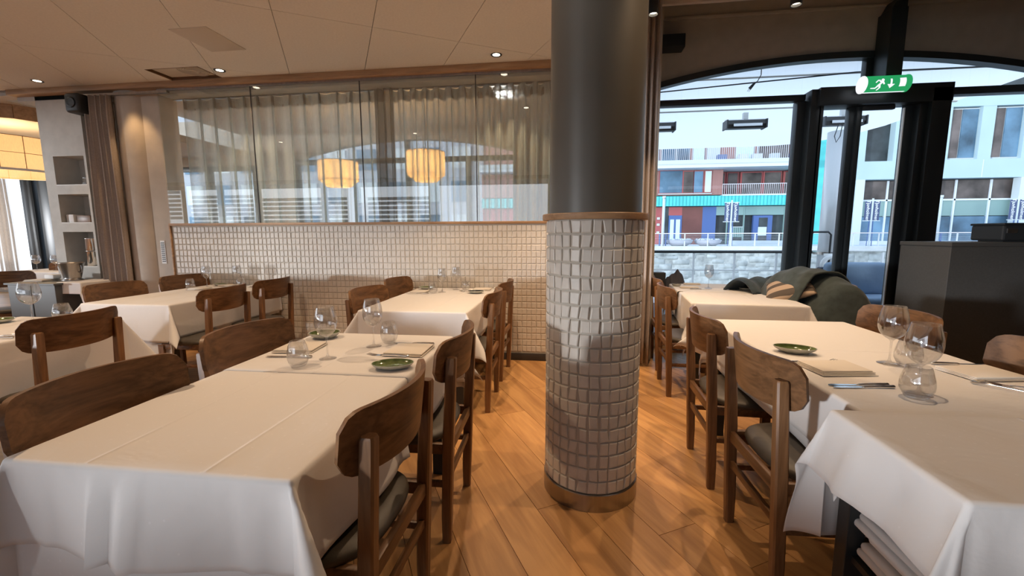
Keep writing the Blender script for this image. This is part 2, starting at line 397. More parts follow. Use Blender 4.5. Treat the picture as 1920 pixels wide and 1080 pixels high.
for j in range(nrow):
    for i in range(ncol):
        cx = -4.36+PW*(i+.5); cz = .088+PH*(j+.5)
        if cx > .69: continue
        cc = cx+rt.uniform(-.0015, .0015)
        if -.98 < cx < -.2 and j >= 1 and len([1]) and (i+0) % 1 == 0:
            o = mesh_obj('tile', variants[rt.randrange(14)], None, wall_tile, (cc, WY+.009, cz))
        else: tile_bm(bmr, quad(cc, cz, PW-.006, PH-.007, rt, .8), .006, lambda s, t, h: (s, WY+.009-h, t))
o = bm_obj('wall_tiling', bmr, M_tile, wall_tile); o['kind'] = 'stuff'
box('cap_rail', M_trim, -4.40, .71, WY-.012, WY+.14, 1.398, 1.424, wall_tile, bev=.004)
box('edge_strip', M_trim, -4.402, -4.385, WY-.008, WY+.13, 0, 1.40, wall_tile, bev=.002)
o = box('baseboard_partition', M_dark, -4.38, .70, WY-.01, WY+.01, 0, .074, bev=.002); o['kind'] = 'structure'
# glass screen panels over the partition (pane per sheet)
gl = empty('window_1', (0, 0, 0), kind='structure')
for x0, x1 in ((-4.383, -3.296), (-3.292, -2.096), (-2.092, -.908), (-.904, .26)):
    box('pane', M_part, x0, x1, WY+.0, WY+.008, 1.424, 2.845, gl)
box('head_channel', M_steel, -4.38, .26, WY-.008, WY+.016, 2.825, 2.848, gl)
for x in (-3.294, -2.094, -.906): box('joint', M_dark, x-.0035, x+.0035, WY-.002, WY+.01, 1.424, 2.83, gl)
# ---- plaster wall and half-round pillar left of the tiles
o = box('wall_behind_pillar', M_wall, -5.42, -4.60, 4.62, 4.72, 0, 3.0); o['kind'] = 'structure'
o = box('wall_left_plaster', M_wall, -4.62, -4.40, WY+.03, WY+.2, 0, 2.86); o['kind'] = 'structure'
bm = bmesh.new(); lathe(bm, [(.24, 0), (.24, 2.86)], 64, (-4.80, 4.48, 0))
o = bm_obj('wall_pillar', bm, M_wall, smooth=True); o['kind'] = 'structure'
vent = empty('wall_vent', (-4.535, WY+.028, 1.10), label='small white slotted vent grille on the beige wall left of the tiles', cat='vent')
bm = bmesh.new(); bx(bm, -.03, .03, -.004, .002, -.125, .135, .002); bm_obj('vent_plate', bm, M_white, vent)
for k in range(10):
    bm = bmesh.new(); bx(bm, -.021, .021, -.006, -.003, -.105+k*.023, -.092+k*.023); bm_obj('slot', bm, M_dark, vent)

# ---- niche block
NB = dict(x0=-5.97, x1=-5.40, y0=4.30, y1=4.62)
niche = bmesh.new()
nx0, nx1 = -5.835, -5.43
zs = [0, .93, 1.337, 1.440, 1.765, 1.868, 2.19, 2.87]
bx(niche, NB['x0'], nx0, 4.30, 4.62, 0, 2.87); bx(niche, nx1, NB['x1'], 4.30, 4.62, 0, 2.87)
for a, b in ((0, .93), (1.337, 1.440), (1.765, 1.868), (2.19, 2.87)): bx(niche, nx0, nx1, 4.30, 4.62, a, b)
bx(niche, nx0, nx1, 4.56, 4.62, .9, 2.2)
o = bm_obj('wall_niche', niche, M_wallg); o['kind'] = 'structure'
for z in (.93, 1.44, 1.868): box('shelf_lining', M_white, nx0, nx1, 4.30, 4.56, z, z+.006, o)

# ---- column
CX, CY, CR = .128, 2.119, .231
col = empty('wall_column', (CX, CY, 0), kind='structure')
bm = bmesh.new(); lathe(bm, [(.2235, .0), (.2235, 1.37)], 64); bm_obj('column_core', bm, M_grout, col, smooth=True)
bm = bmesh.new(); lathe(bm, [(.216, 1.37), (.216, 3.6)], 96); bm_obj('column_shaft', bm, M_colm, col, smooth=True)
bm = bmesh.new(); lathe(bm, [(.226, .0), (.236, .0), (.236, .082), (.233, .086), (.226, .086)], 96); bm_obj('steel_skirting', bm, M_steel, col, auto=30)
bm = bmesh.new(); lathe(bm, [(.215, 1.362), (.249, 1.362), (.251, 1.366), (.251, 1.386), (.248, 1.390), (.215, 1.390)], 96); bm_obj('oak_ring', bm, M_trim, col, auto=30)
NT, NR = 30, 20; ph = (1.362-.086)/NR; cams = []
for j in range(NR):
    zo = rt.uniform(-.002, .002)
    for i in range(NT):
        th = 2*pi*(i+.5)/NT + rt.uniform(-.006, .006); cams.append((cos(th-atan2(-CY, -CX)), i, j, th, .086+ph*(j+.5)))
cams.sort(reverse=True); rest = bmesh.new()
def curved(bm, q, dep, th):
    R = .2235
    def f(s, t, h): a = th+s/R; return ((R+h)*cos(a), (R+h)*sin(a), t)
    c = (sum(p[0] for p in q)/4, sum(p[1] for p in q)/4)
    tile_bm(bm, q, dep, f)
for n, (cc, i, j, th, z) in enumerate(cams):
    q = quad(0, z, .0468-.006, ph-.008, rt, 1.35)
    if n < 300:
        bm = bmesh.new(); curved(bm, q, .0075, th); bm_obj('tile', bm, M_tile, col)
    else: curved(rest, q, .0075, th)
o = bm_obj('rear_tiling', rest, M_tile, col); o['kind'] = 'stuff'

# ---- bay window wall (y = 5.0)
BY = 5.0
def arch_z(x): return 3.10-.21*((x-2.75)/1.8)**2
wb = bmesh.new()
xs = [.34+k*(5.5-.34)/30 for k in range(31)]
for a, b in zip(xs, xs[1:]):
    poly = [(a, arch_z(a)), (b, arch_z(b)), (b, 3.85), (a, 3.85)]
    prismY(wb, poly, BY, BY+.14)
bx(wb, .34, 5.5, BY, BY+.14, 0, .10)
bx(wb, .34, .80, BY, BY+.14, 0, 3.0); bx(wb, 5.3, 5.6, BY, BY+.14, 0, 3.0)
wbay = bm_obj('wall_window_bay', wb, M_wall); wbay['kind'] = 'structure'
box('moulding', M_wall, .4, 5.4, BY-.02, BY, 3.52, 3.55, wbay, bev=.004)
w2 = empty('window_2', (0, 0, 0), kind='structure')
bm = bmesh.new()
for a, b in zip(xs, xs[1:]):
    prismY(bm, [(a, arch_z(a)-.05), (b, arch_z(b)-.05), (b, arch_z(b)+.012), (a, arch_z(a)+.012)], BY-.03, BY+.07)
bm_obj('arch_frame', bm, M_frame, w2)
def fr(n, *a, **k): return box(n, M_frame, *a, parent=w2, bev=.004, **k)
fr('transom', .8, 2.42, BY-.03, BY+.07, 2.655, 2.715); fr('transom', 3.66, 5.3, BY-.03, BY+.07, 2.655, 2.725)
fr('mullion', 2.36, 2.44, BY+.0, BY+.10, .1, 2.66); fr('mullion', 2.44, 2.54, BY-.10, BY+.06, 0, 2.74)
fr('bottom_rail', .8, 2.4, BY-.02, BY+.06, .10, .16); fr('bottom_rail', 3.66, 5.3, BY-.02, BY+.06, .10, .16)
fr('side_frame', .79, .84, BY-.02, BY+.06, .1, 2.9); fr('side_frame', 5.26, 5.32, BY-.02, BY+.06, .1, 2.9)
fr('arch_mullion', 2.98, 3.09, BY-.0, BY+.08, 2.72, 3.10)
bm = bmesh.new(); bx(bm, 3.03, 3.17, BY-.22, BY-.02, 2.74, 3.42, .006)
prismY(bm, [(3.03, 3.40), (3.17, 3.40), (3.17, 3.56), (3.09, 3.52)], BY-.2, BY-.04); bm_obj('post', bm, M_frame, w2)
box('pane', M_pane, .84, 2.37, BY+.03, BY+.038, .16, 2.66, w2); box('pane', M_pane, 3.70, 5.27, BY+.03, BY+.038, .16, 2.66, w2)
bm = bmesh.new()
for a, b in zip(xs[3:-1], xs[4:-1]): prismY(bm, [(a, 2.72), (b, 2.72), (b, arch_z(b)-.04), (a, arch_z(a)-.04)], BY+.03, BY+.036)
bm_obj('arch_pane', bm, M_pane, w2)
d1 = empty('door_1', (0, 0, 0), kind='structure')
def df(n, *a, **k): return box(n, M_frame, *a, parent=d1, bev=.004, **k)
df('door_head', 2.50, 3.70, BY-.14, BY+.06, 2.57, 2.745); df('jamb', 2.52, 2.565, BY-.10, BY+.05, 0, 2.6)
df('jamb', 3.52, 3.69, BY-.14, BY+.06, 0, 2.70); df('stile', 3.37, 3.45, BY-.02, BY+.04, 0, 2.57); df('jamb', 3.45, 3.53, BY-.09, BY+.05, 0, 2.6)
df('centre_stile', 2.845, 2.90, BY-.03, BY+.04, .05, 2.57); df('centre_stile', 2.908, 2.955, BY-.05, BY+.04, .05, 2.57)
df('bottom_rail', 2.56, 3.38, BY-.02, BY+.04, 0, .18)
box('closer', M_plast, 2.95, 3.25, BY-.06, BY-.02, 2.53, 2.57, d1, bev=.006)
box('edge_seal', M_white, 3.362, 3.371, BY-.015, BY+.01, .15, 2.55, d1)
box('pane', M_pane, 2.565, 2.85, BY+.0, BY+.008, .18, 2.57, d1); box('pane', M_pane, 2.955, 3.365, BY+.0, BY+.008, .18, 2.57, d1)
bm = bmesh.new(); tube(bm, [(2.80, BY-.02, 1.0), (2.80, BY-.07, 1.0), (2.80, BY-.07, 1.35), (2.80, BY-.02, 1.35)], .008)
# ---- bounding walls (rear wall with window openings behind the viewer)
rw = bmesh.new(); RY = -3.5
bx(rw, -14, 5.6, RY-.15, RY, 0, .75); bx(rw, -14, 5.6, RY-.15, RY, 2.8, 3.6); bx(rw, -.5, 5.6, RY-.15, RY, .7, 2.6)
for x in (-14, -10.6, -7.2, -3.9, -.5, 2.9, 5.45): bx(rw, x-.06, x+.06, RY-.15, RY, .7, 2.9)
o = bm_obj('wall_rear', rw, mat('dark_rear_wall', (.34, .30, .25), .8)); o['kind'] = 'structure'
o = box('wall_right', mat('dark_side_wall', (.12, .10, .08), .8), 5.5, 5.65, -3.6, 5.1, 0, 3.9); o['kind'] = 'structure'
lw = bmesh.new(); bx(lw, -14.15, -14, -3.6, 8.4, 0, .8); bx(lw, -14.15, -14, -3.6, 8.4, 2.8, 3.1)
for y in (-3.5, -.5, 2.5, 5.5, 8.3): bx(lw, -14.15, -14, y-.08, y+.08, .8, 2.9)
o = bm_obj('wall_left', lw, M_wall); o['kind'] = 'structure'
o = box('wall_bay_return', M_wall, .70, .86, 4.42, 5.1, 0, 3.85); o['kind'] = 'structure'
# ---- far room window wall (y = 8.2)
FY = 8.2
def arch2(x, c, hw=2.3): return 3.11-.32*((x-c)/hw)**2
fw = bmesh.new(); segs = [(-5.45, -.75)]
N = 24
for k in range(N):
    a = -5.45+4.7*k/N; b = -5.45+4.7*(k+1)/N
    c = -3.1
    prismY(fw, [(a, arch2(a, c)), (b, arch2(b, c)), (b, 3.6), (a, 3.6)], FY, FY+.15)
bx(fw, -6.3, -5.45, FY, FY+.15, 0, 3.6); bx(fw, -.75, .8, FY, FY+.15, 0, 3.6)
bx(fw, -10.2, -8.6, FY, FY+.15, 0, 3.6); bx(fw, -8.6, -6.3, FY, FY+.15, 2.7, 3.6); bx(fw, -14, -10.2, FY, FY+.15, 2.62, 3.6)
bx(fw, -14, .8, FY, FY+.15, 0, .25)
o = bm_obj('wall_far_room', fw, M_wall); o['kind'] = 'structure'
w3 = empty('window_3', (0, 0, 0), kind='structure')
def f3(n, *a): return box(n, M_frame, *a, parent=w3, bev=.004)
f3('transom', -5.45, -.75, FY-.02, FY+.08, 2.68, 2.77)
for x in (-5.43, -4.45, -3.1, -1.9, -.78): f3('mullion', x-.05, x+.05, FY-.02, FY+.08, .25, 2.70)
f3('arch_mullion', -3.14, -3.06, FY-.02, FY+.08, 2.7, 3.1)
f3('mullion', -12.02, -11.72, FY-.04, FY+.08, 0, 2.65); f3('mullion', -11.62, -11.3, FY-.02, FY+.08, 0, 2.65); f3('transom', -8.6, -6.3, FY, FY+.08, 2.6, 2.7)
for x in (-8.55, -7.4, -6.35): f3('mullion', x-.05, x+.05, FY-.02, FY+.08, .25, 2.65)
o = box('wall_far_room_end', M_wall, .72, .86, 5.1, 8.3, 0, 3.6); o['kind'] = 'structure'
# ------------------------------------------------------------------ outside
deck = box('floor_deck', mat('deck_boards', (.62, .62, .62), .7, noise=(6, .1)), -15, 12, 5.14, 9.7, -.3, -.02); deck['kind'] = 'structure'
water = box('floor_water', mat('canal_water', (.16, .22, .22), .12, noise=(.6, .3), bump=(1.2, .6, .15)), -40, 70, 9.7, 32, -2.6, -2.45); water['kind'] = 'structure'
can = bmesh.new(); can.faces.new([can.verts.new((*p, 3.165)) for p in [(-1, 5.16), (5.45, 5.16), (5.52, 8.6), (5.35, 9.5), (4.9, 10.0), (4.3, 10.2), (-1, 10.3)]])
M_can = bpy.data.materials.new('canopy_membrane'); M_can.use_nodes = True; _t = M_can.node_tree; _t.nodes.clear()
_o = _t.nodes.new('ShaderNodeOutputMaterial'); _d = _t.nodes.new('ShaderNodeBsdfDiffuse'); _l = _t.nodes.new('ShaderNodeBsdfTranslucent'); _m = _t.nodes.new('ShaderNodeMixShader')
_d.inputs[0].default_value = (.9, .9, .89, 1); _l.inputs[0].default_value = (.95, .95, .93, 1); _m.inputs[0].default_value = .72
_t.links.new(_d.outputs[0], _m.inputs[1]); _t.links.new(_l.outputs[0], _m.inputs[2]); _t.links.new(_m.outputs[0], _o.inputs[0])
canopy = bm_obj('ceiling_canopy', can, M_can); canopy['kind'] = 'structure'
box('seam', M_wallg, -1, 5.5, 7.15, 7.18, 3.15, 3.165, canopy); box('seam', M_wallg, -1, 5.5, 5.75, 5.77, 3.15, 3.165, canopy)
M_quay = mat('quay_stone', (.46, .48, .47), .85, noise=(2.2, .35), bump=(3, .6, .1))
M_cap = mat('quay_coping', (.72, .74, .74), .8, noise=(2, .08))
q = box('wall_quay', M_quay, -40, 70, 32, 33.0, -2.6, .05); q['kind'] = 'structure'
box('coping', M_cap, -40, 70, 31.85, 33.2, .05, .36, q)
rq = random.Random(4); bm = bmesh.new()
for k in range(170):
    x = rq.uniform(5, 34); z = rq.uniform(-2.1, -.25); w = rq.uniform(.5, 1.5); h = rq.uniform(.22, .5)
    bx(bm, x, x+w, 31.97-rq.uniform(0, .035), 32.1, z, z+h, .05, 1)
st = bm_obj('rough_stones', bm, mat('quay_block', (.44, .47, .47), .9, noise=(1.5, .35)), q, auto=50); st['kind'] = 'stuff'
pv = box('floor_quay', mat('quay_paving', (.66, .68, .70), .85, noise=(.8, .08)), -40, 70, 33.0, 60, .0, .30); pv['kind'] = 'structure'

# quay railing
rail = empty('quay_railing', (0, 33, .3), label='white metal railing with wires along the far quay, in front of the shops', cat='railing')
M_rail = mat('galvanised_rail', (.66, .69, .72), .5)
bm = bmesh.new(); bar(bm, (-10, 0, .96), (60, 0, .96), .06, .07); bm_obj('top_rail', bm, mat('rail_cap', (.72, .66, .64), .6), rail)
bm = bmesh.new()
for k in range(7): bar(bm, (-10, 0, .15+k*.11), (60, 0, .15+k*.11), .012)
o = bm_obj('wires', bm, M_rail, rail)
bm = bmesh.new(); bx(bm, -.035, .035, -.03, .03, -.3, .94); bmesh.ops.recalc_face_normals(bm, faces=bm.faces[:]); me = bpy.data.meshes.new('post'); bm.to_mesh(me); bm.free(); me.materials.append(M_rail)
for k in range(22): mesh_obj('post', me, None, rail, (5.3+1.62*k, 0, 0))

# ---- red apartment building with shops
G = dict(red=mat('red_render', (.42, .11, .11), .8, noise=(.7, .1)), wood=mat('red_brown_cladding', (.36, .19, .17), .8, noise=(2, .12, (8, 1, .3))),
         blue=mat('blue_door_paint', (.07, .13, .33), .5), brown=mat('brown_shopfront', (.17, .06, .05), .4, noise=(.5, .3)),
         teal=mat('turquoise_cladding', (.10, .60, .60), .55, noise=(1.5, .08)), slab=mat('pale_slab', (.68, .74, .80), .7),
         pale=mat('pale_panel', (.62, .78, .76), .6), dk=mat('dark_interior', (.035, .045, .05), .5, noise=(.9, .5)),
         frost=mat('frosted_band', (.22, .34, .33), .4), glass=mat('blue_window_glass', (.10, .19, .28), .12, noise=(.35, .7), spec=.3),
         glass2=mat('brown_window_glass', (.11, .09, .085), .12, noise=(.5, .8), spec=.3), wf=mat('white_frame', (.58, .65, .68), .6),
         bw=mat('white_facade_panel', (.42, .55, .60), .6, noise=(.5, .04)), brick=mat('far_brick', (.44, .19, .17), .9, noise=(3, .15, (1, 1, 6))))
A = empty('apartment_building', (13, 40, .3), label='red apartment building with turquoise band and shops across the canal', cat='building')
def ab(n, m_, x0, x1, y0, y1, z0, z1, par=A, **k):
    L = par.location if par.type == 'EMPTY' else Vector((0, 0, 0))
    bm = bmesh.new(); bx(bm, x0-L.x, x1-L.x, y0-L.y, y1-L.y, z0-L.z, z1-L.z); return bm_obj(n, bm, m_, par)
ab('shop_core', G['dk'], -8, 22, 40.6, 52, .3, 4.6)
ab('upper_core', G['wood'], -8, 13.3, 40.0, 52, 4.6, 6.75); ab('upper_core', G['brown'], 13.3, 22, 41.6, 52, 4.6, 6.75)
ab('balcony_slab', G['slab'], -8, 19.8, 38.6, 42, 6.76, 7.05); ab('balcony_edge', G['wf'], -8, 19.8, 38.5, 38.62, 7.05, 7.38)
ab('top_wall', G['wood'], -8, 22, 41.0, 52, 7.3, 13)
ab('balcony_floor', G['slab'], 13.3, 19, 39.8, 42, 4.5, 4.62)
ab('teal_band', G['teal'], -8, 19.2, 39.85, 40.7, 3.66, 4.52)
bm = bmesh.new()
for k in range(92): bx(bm, -8+.29*k-13, -8+.29*k+.025-13, -.20, -.14, 3.38, 4.2)
bm_obj('band_ribs', bm, mat('turquoise_rib', (.05, .42, .44), .6), A)
for n, m_, a, b, z0, z1 in [('panel', 'pale', 7.3, 7.68, .3, 3.6), ('panel', 'red', 7.68, 8.5, .3, 3.6), ('panel', 'dk', 8.5, 8.95, .3, 3.6), ('panel', 'red', 8.95, 10.1, 2.86, 3.6),
                            ('shop_window', 'brown', 10.1, 11.85, .3, 3.6), ('panel', 'blue', 11.85, 13.0, .3, 3.6), ('panel', 'frost', 13.0, 19.2, 2.85, 3.6), ('panel', 'red', -8, 7.3, .3, 3.6)]:
    ab(n, G[m_], a, b, 40.3, 40.65, z0, z1)
dr = ab('shop_door', G['blue'], 8.97, 10.1, 40.25, 40.5, .3, 2.86)
for a, b in ((9.1, 9.42), (9.6, 9.95)):
    bm = bmesh.new(); bx(bm, a-13, b-13, .22, .26, .2, 2.2); bm_obj('door_glass', bm, G['pale'], dr)
dr = ab('shop_door', G['blue'], 16.1, 17.65, 40.2, 40.5, .3, 2.8)
bm = bmesh.new(); bx(bm, 16.55-13, 17.25-13, .17, .21, .3, 2.3); bm_obj('door_glass', bm, G['dk'], dr)
bm = bmesh.new(); bx(bm, 16.5-13, 17.2-13, .14, .17, .75, 1.5); bm_obj('door_notice', bm, G['wf'], dr)
for a in (13.9, 15.3, 18.6): ab('shop_mullion', G['frost'], a, a+.08, 40.25, 40.4, .3, 3.6)
for a, z in ((7.95, 2.5), (7.95, 1.95), (7.95, 1.25)): ab('sign_plate', G['wf'], a, a+.24, 40.2, 40.3, z, z+.2)
ab('clothes_rack', G['wf'], 14.35, 15.35, 40.3, 40.36, 1.78, 1.84); ab('clothes_rack_post', G['wf'], 14.35, 14.41, 40.3, 40.36, .5, 1.9); ab('clothes_rack_post', G['wf'], 15.29, 15.35, 40.3, 40.36, .5, 1.9)
for k in range(5): ab('garment', G['frost'], 14.5+k*.16, 14.62+k*.16, 40.32, 40.4, .9, 1.76)
ab('planter_wall', G['wf'], 14.0, 19.2, 39.6, 39.8, .3, .62)
for a, b, z0, z1, g in [(8.0, 9.9, 4.82, 6.7, 'glass'), (10.02, 10.82, 4.82, 6.62, 'glass2'), (10.9, 11.62, 4.82, 6.62, 'glass'), (11.82, 12.32, 4.85, 6.62, 'pale')]:
    w = ab('window', G['red'], a-.06, b+.06, 39.94, 40.02, z0-.06, z1+.06)
    bm = bmesh.new(); bx(bm, a-13, b-13, -.09, -.05, z0-.3, z1-.3); bm_obj('pane', bm, G[g], w)
ab('window_sill', G['wf'], 7.9, 12.4, 39.85, 40.0, 4.68, 4.75)
for a, b in [(13.5, 13.9), (14.2, 15.0), (15.4, 17.0), (17.3, 18.6), (19.0, 21.5)]:
    w = ab('window', G['red'], a-.12, b+.12, 41.45, 41.6, 4.6, 6.7)
    bm = bmesh.new(); bx(bm, a-13, b-13, 1.40, 1.45, 4.4, 6.3); bm_obj('pane', bm, G['glass2'], w)
for a, b, g in [(7.4, 8.0, 'glass2'), (8.3, 9.4, 'glass'), (9.6, 10.6, 'glass'), (11.0, 11.9, 'pale'), (12.2, 13.2, 'wf'), (14.6, 16.0, 'pale'), (16.4, 18.8, 'glass2'), (19.1, 21, 'glass')]:
    w = ab('window', G['wf'], a-.06, b+.06, 40.9, 41.0, 7.4, 9.6)
    bm = bmesh.new(); bx(bm, a-13, b-13, .84, .9, 7.15, 9.25); bm_obj('pane', bm, G[g], w)
def balustrade(x0, x1, y, z0, z1, step=.16):
    bm = bmesh.new()
    x = x0
    while x < x1:
        bx(bm, x-13, x-13+.035, y-40, y-40+.03, z0-.3, z1-.3); x += step
    bx(bm, x0-13, x1-13, y-40-.01, y-40+.05, z1-.3, z1-.3+.06)
    return bm_obj('balustrade', bm, mat('balustrade_metal', (.60, .58, .62), .6), A)
balustrade(4, 19.6, 38.6, 7.38, 8.75); balustrade(13.25, 18.9, 39.8, 4.6, 5.45)
for k, (a, c) in enumerate([(14.3, 'slab'), (15.4, 'slab'), (16.8, 'wf'), (18.4, 'blue'), (12.6, 'blue')]): ab('balcony_box', G[c], a, a+.7, 39.3, 39.8, 7.38, 7.9)
ab('end_wall', G['teal'], 19.2, 21.8, 39.9, 41, .3, 13); ab('end_pier', G['brick'], 21.8, 22.6, 39.5, 41, .3, 9)
# ---- pale glazed building on the right
B = empty('office_building', (32, 38, .3), label='pale glazed office building across the canal, right of the red one', cat='building')
def bb(n, m_, x0, x1, y0, y1, z0, z1): return ab(n, m_, x0, x1, y0, y1, z0, z1, B)
bb('pier', G['bw'], 22.7, 23.2, 38.02, 38.7, 6.85, 10.75); bb('upper_core', G['dk'], 22.7, 52, 38.6, 50, 5.4, 16); bb('lower_core', G['dk'], 22.7, 52, 39.4, 50, .3, 5.4)
bb('facade_beam', G['bw'], 22.7, 52, 38.0, 38.7, 5.45, 6.85); bb('facade_beam', G['bw'], 22.7, 52, 38.0, 38.7, 10.75, 11.6)
k = 0
for x in [25.63+2.93*i for i in range(9)]:
    bb('pier', G['bw'], x-.45, x+.45, 38.02, 38.7, 6.85, 10.75)
    w = bb('window', G['wf'], x+.45, x+2.48, 38.30, 38.4, 6.9, 10.7)
    for a, b, g in ((x+.55, x+1.25, 'glass2'), (x+1.33, x+2.4, 'glass')):
        bm = bmesh.new(); bx(bm, a-32, b-32, .24, .30, 6.7, 10.3); bm_obj('pane', bm, G[g], w)
    bb('slab_joint', G['slab'], x-.02, x+.02, 37.98, 38.0, 5.5, 6.8)
for x in (22.75, 28.0, 34.2, 40): bb('column', G['wf'], x, x+.62, 38.0, 38.6, .3, 5.45)
for x in [23.2+2.45*i for i in range(11)]:
    bb('upper_pane', G['glass2'], x, x+2.33, 38.9, 39.0, 3.95, 5.4); bb('frosted_pane', G['frost'], x, x+2.33, 38.9, 39.0, 2.6, 3.8); bb('lower_pane', G['glass'], x, x+2.33, 38.9, 39.0, .5, 2.55)
    bb('mullion', G['slab'], x+2.33, x+2.45, 38.8, 39.0, .3, 5.4)
bb('transom', G['slab'], 22.7, 50, 38.8, 39.0, 3.8, 3.93); bb('plinth', G['slab'], 22.7, 50, 38.7, 39.0, .3, .6)
# ---- distant block seen through the sheer curtains
Cb = empty('tower_block', (-22, 44, 0), label='distant grey blue block seen through the sheer curtains', cat='building')
ab('block_body', mat('grey_blue_facade', (.42, .46, .52), .8), -48, -8.4, 44, 54, -.3, 15, Cb)
for i in range(11):
    for j in range(4):
        x = -46+i*3.4; z = 1.2+j*3.4
        ab('window', G['glass'] if (i+j) % 2 else G['wf'], x, x+2.1, 43.9, 44.0, z, z+2.1, Cb)

# quay furniture
def pole(x, h, lab, group=None):
    p = empty('light_pole', (x, 33.4, .3), label=lab, cat='pole', group=group)
    bm = bmesh.new(); tube(bm, [(0, 0, 0), (0, 0, h)], [.11, .10], 12); bm_obj('mast', bm, G['wf'], p, smooth=True)
    bm = bmesh.new(); tube(bm, [(0, 0, h), (0, 0, h+.16)], [.13, .13], 12); bm_obj('cap', bm, G['wf'], p, smooth=True)
    for s in (-1, 1):
        bm = bmesh.new(); tube(bm, [(s*.22, -.05, 0), (s*.22, -.05, .95)], .06, 10); bm_obj('bollard', bm, G['blue'], p)
pole(7.05, 3.55, 'slim white light pole on the far quay in front of the red building'); pole(25.4, 3.35, 'slim white light pole on the far quay in front of the office building')
FONT_M = mat('banner_lettering', (.85, .87, .9), .6); M_ban = mat('banner_navy', (.075, .10, .20), .8)
def banner(x, lab):
    p = empty('banner_pole', (x, 31.9+1.4, .3), label=lab, cat='banner pole')
    bm = bmesh.new(); tube(bm, [(0, 0, 0), (0, 0, 3.35)], .06, 10); bm_obj('mast', bm, G['wf'], p)
    bm = bmesh.new(); bx(bm, -.52, .52, -.02, .02, 3.16, 3.21); bm_obj('upper_arm', bm, G['wf'], p)
    bm = bmesh.new(); bx(bm, -.56, .56, -.02, .02, 1.78, 1.83); bm_obj('lower_arm', bm, G['wf'], p)
    for s in (-1, 1):
        bm = bmesh.new(); bx(bm, s*.07 if s > 0 else -.48, .48 if s > 0 else -.07, -.012, .012, 1.84, 3.15)
        f = bm_obj('flag', bm, M_ban, p)
        cu = bpy.data.curves.new('lettering', 'FONT'); cu.body = 'Tjuvholmen'; cu.size = .30; cu.align_x = 'CENTER'; cu.align_y = 'CENTER'; cu.extrude = .004; cu.offset = .004
        t = bpy.data.objects.new('lettering', cu); COL.objects.link(t); cu.materials.append(FONT_M); t.parent = f
        me_ = bpy.data.meshes.new_from_object(t); bpy.data.objects.remove(t); t = mesh_obj('lettering', me_, None, f)
        t.location = (s*.275, -.02, 2.5); t.rotation_euler = (RAD(90), RAD(90), 0)
        bm = bmesh.new(); tube(bm, [(s*.16, 0, 0), (s*.12, 0, 1.8)], .03, 8); bm_obj('strut', bm, G['blue'], p)
banner(11.8, 'navy twin banners on a pole in front of the red building'); banner(21.1, 'navy twin banners on a pole seen through the glass door')
banner(30.0, 'navy twin banners on a pole above the dark counter at the right edge')
def planter(x, lab):
    p = empty('bowl_planter', (x, 33.9, .3), label=lab, cat='planter')
    bm = bmesh.new(); lathe(bm, [(0, .02), (.5, .02), (.85, .22), (.98, .48), (.9, .5), (.8, .4), (0, .4)], 28); bm_obj('bowl', bm, mat('bowl_concrete', (.42, .44, .50), .8), p, smooth=True)
    bm = bmesh.new(); rr = random.Random(int(x*10))
    for k in range(60):
        a = rr.random()*6.28; R_ = rr.random()*.8
        bmesh.ops.create_icosphere(bm, subdivisions=1, radius=rr.uniform(.05, .11), matrix=Matrix.Translation((R_*cos(a), R_*sin(a), .5)))
    o = bm_obj('white_flowers', bm, G['wf'], p); o['kind'] = 'stuff'
planter(8.4, 'grey bowl planter of white flowers on the far quay, the left one'); planter(10.45, 'grey bowl planter of white flowers on the far quay, beside the left banner pole')

# ---- terrace outside the bay
dk = empty('deck_railing', (0, 9.5, -.02), label='white metal terrace railing with a black handrail outside the bay window', cat='railing')
bm = bmesh.new(); bar(bm, (.5, 0, .92), (5.2, 0, .92), .05, .045); bm_obj('handrail', bm, M_black, dk)
bm = bmesh.new(); bar(bm, (.5, 0, .535), (11, 0, .535), .03, .03); bm_obj('mid_rail', bm, M_white, dk)
bm = bmesh.new(); bar(bm, (.5, 0, .95), (11, 0, .95), .02, .02); bm_obj('upper_rail', bm, M_white, dk)
for x in (1.83, 2.66, 3.48, 4.3, 6.3, 7.4, 8.5):
    bm = bmesh.new(); bx(bm, x-.018, x+.018, -.018, .018, 0, .92); bm_obj('post', bm, M_white, dk)
o = empty('canopy_column', (5.02, 9.0, -.02), label='round white painted steel column carrying the terrace canopy', cat='column')
bm = bmesh.new(); tube(bm, [(0, 0, 0), (0, 0, 3.2)], .19, 40); bm_obj('shaft', bm, mat('column_white', (.72, .73, .74), .3, metal=.2), o, smooth=True)
bm = bmesh.new(); tube(bm, [(0, 0, .9), (0, 0, .95)], .27, 40); bm_obj('collar', bm, M_steel, o)
lb = empty('life_ring_stand', (4.86, 8.7, -.02), label='white life ring hanging on a black tubular stand on the terrace', cat='life ring')
bm = bmesh.new(); tube(bm, [(-.35, 0, 0), (-.35, 0, 1.28), (-.3, 0, 1.33), (-.05, 0, 1.33), (0, 0, 1.28), (0, 0, 0)], .018, 8); bm_obj('stand', bm, M_black, lb)
bm = bmesh.new()
tube(bm, [(.02+.15*cos(a), -.05, .72+.15*sin(a)) for a in [2*pi*k/24 for k in range(25)]], .042, 10, cap=False); bm_obj('ring', bm, M_white, lb, smooth=True)
bm = bmesh.new(); bx(bm, -.1, .14, -.03, 0, .88, .93); bm_obj('bracket', bm, M_white, lb)
pb = empty('planter_box', (5.3, 9.34, -.02), label='long low black planter box at the terrace edge behind the door', cat='planter')
bm = bmesh.new(); bx(bm, -.75, .5, -.12, .12, 0, .50, .01); bm_obj('trough', bm, M_black, pb); bm = bmesh.new(); bx(bm, -.77, .52, -.13, .13, .50, .52); bm_obj('lid', bm, M_black, pb)
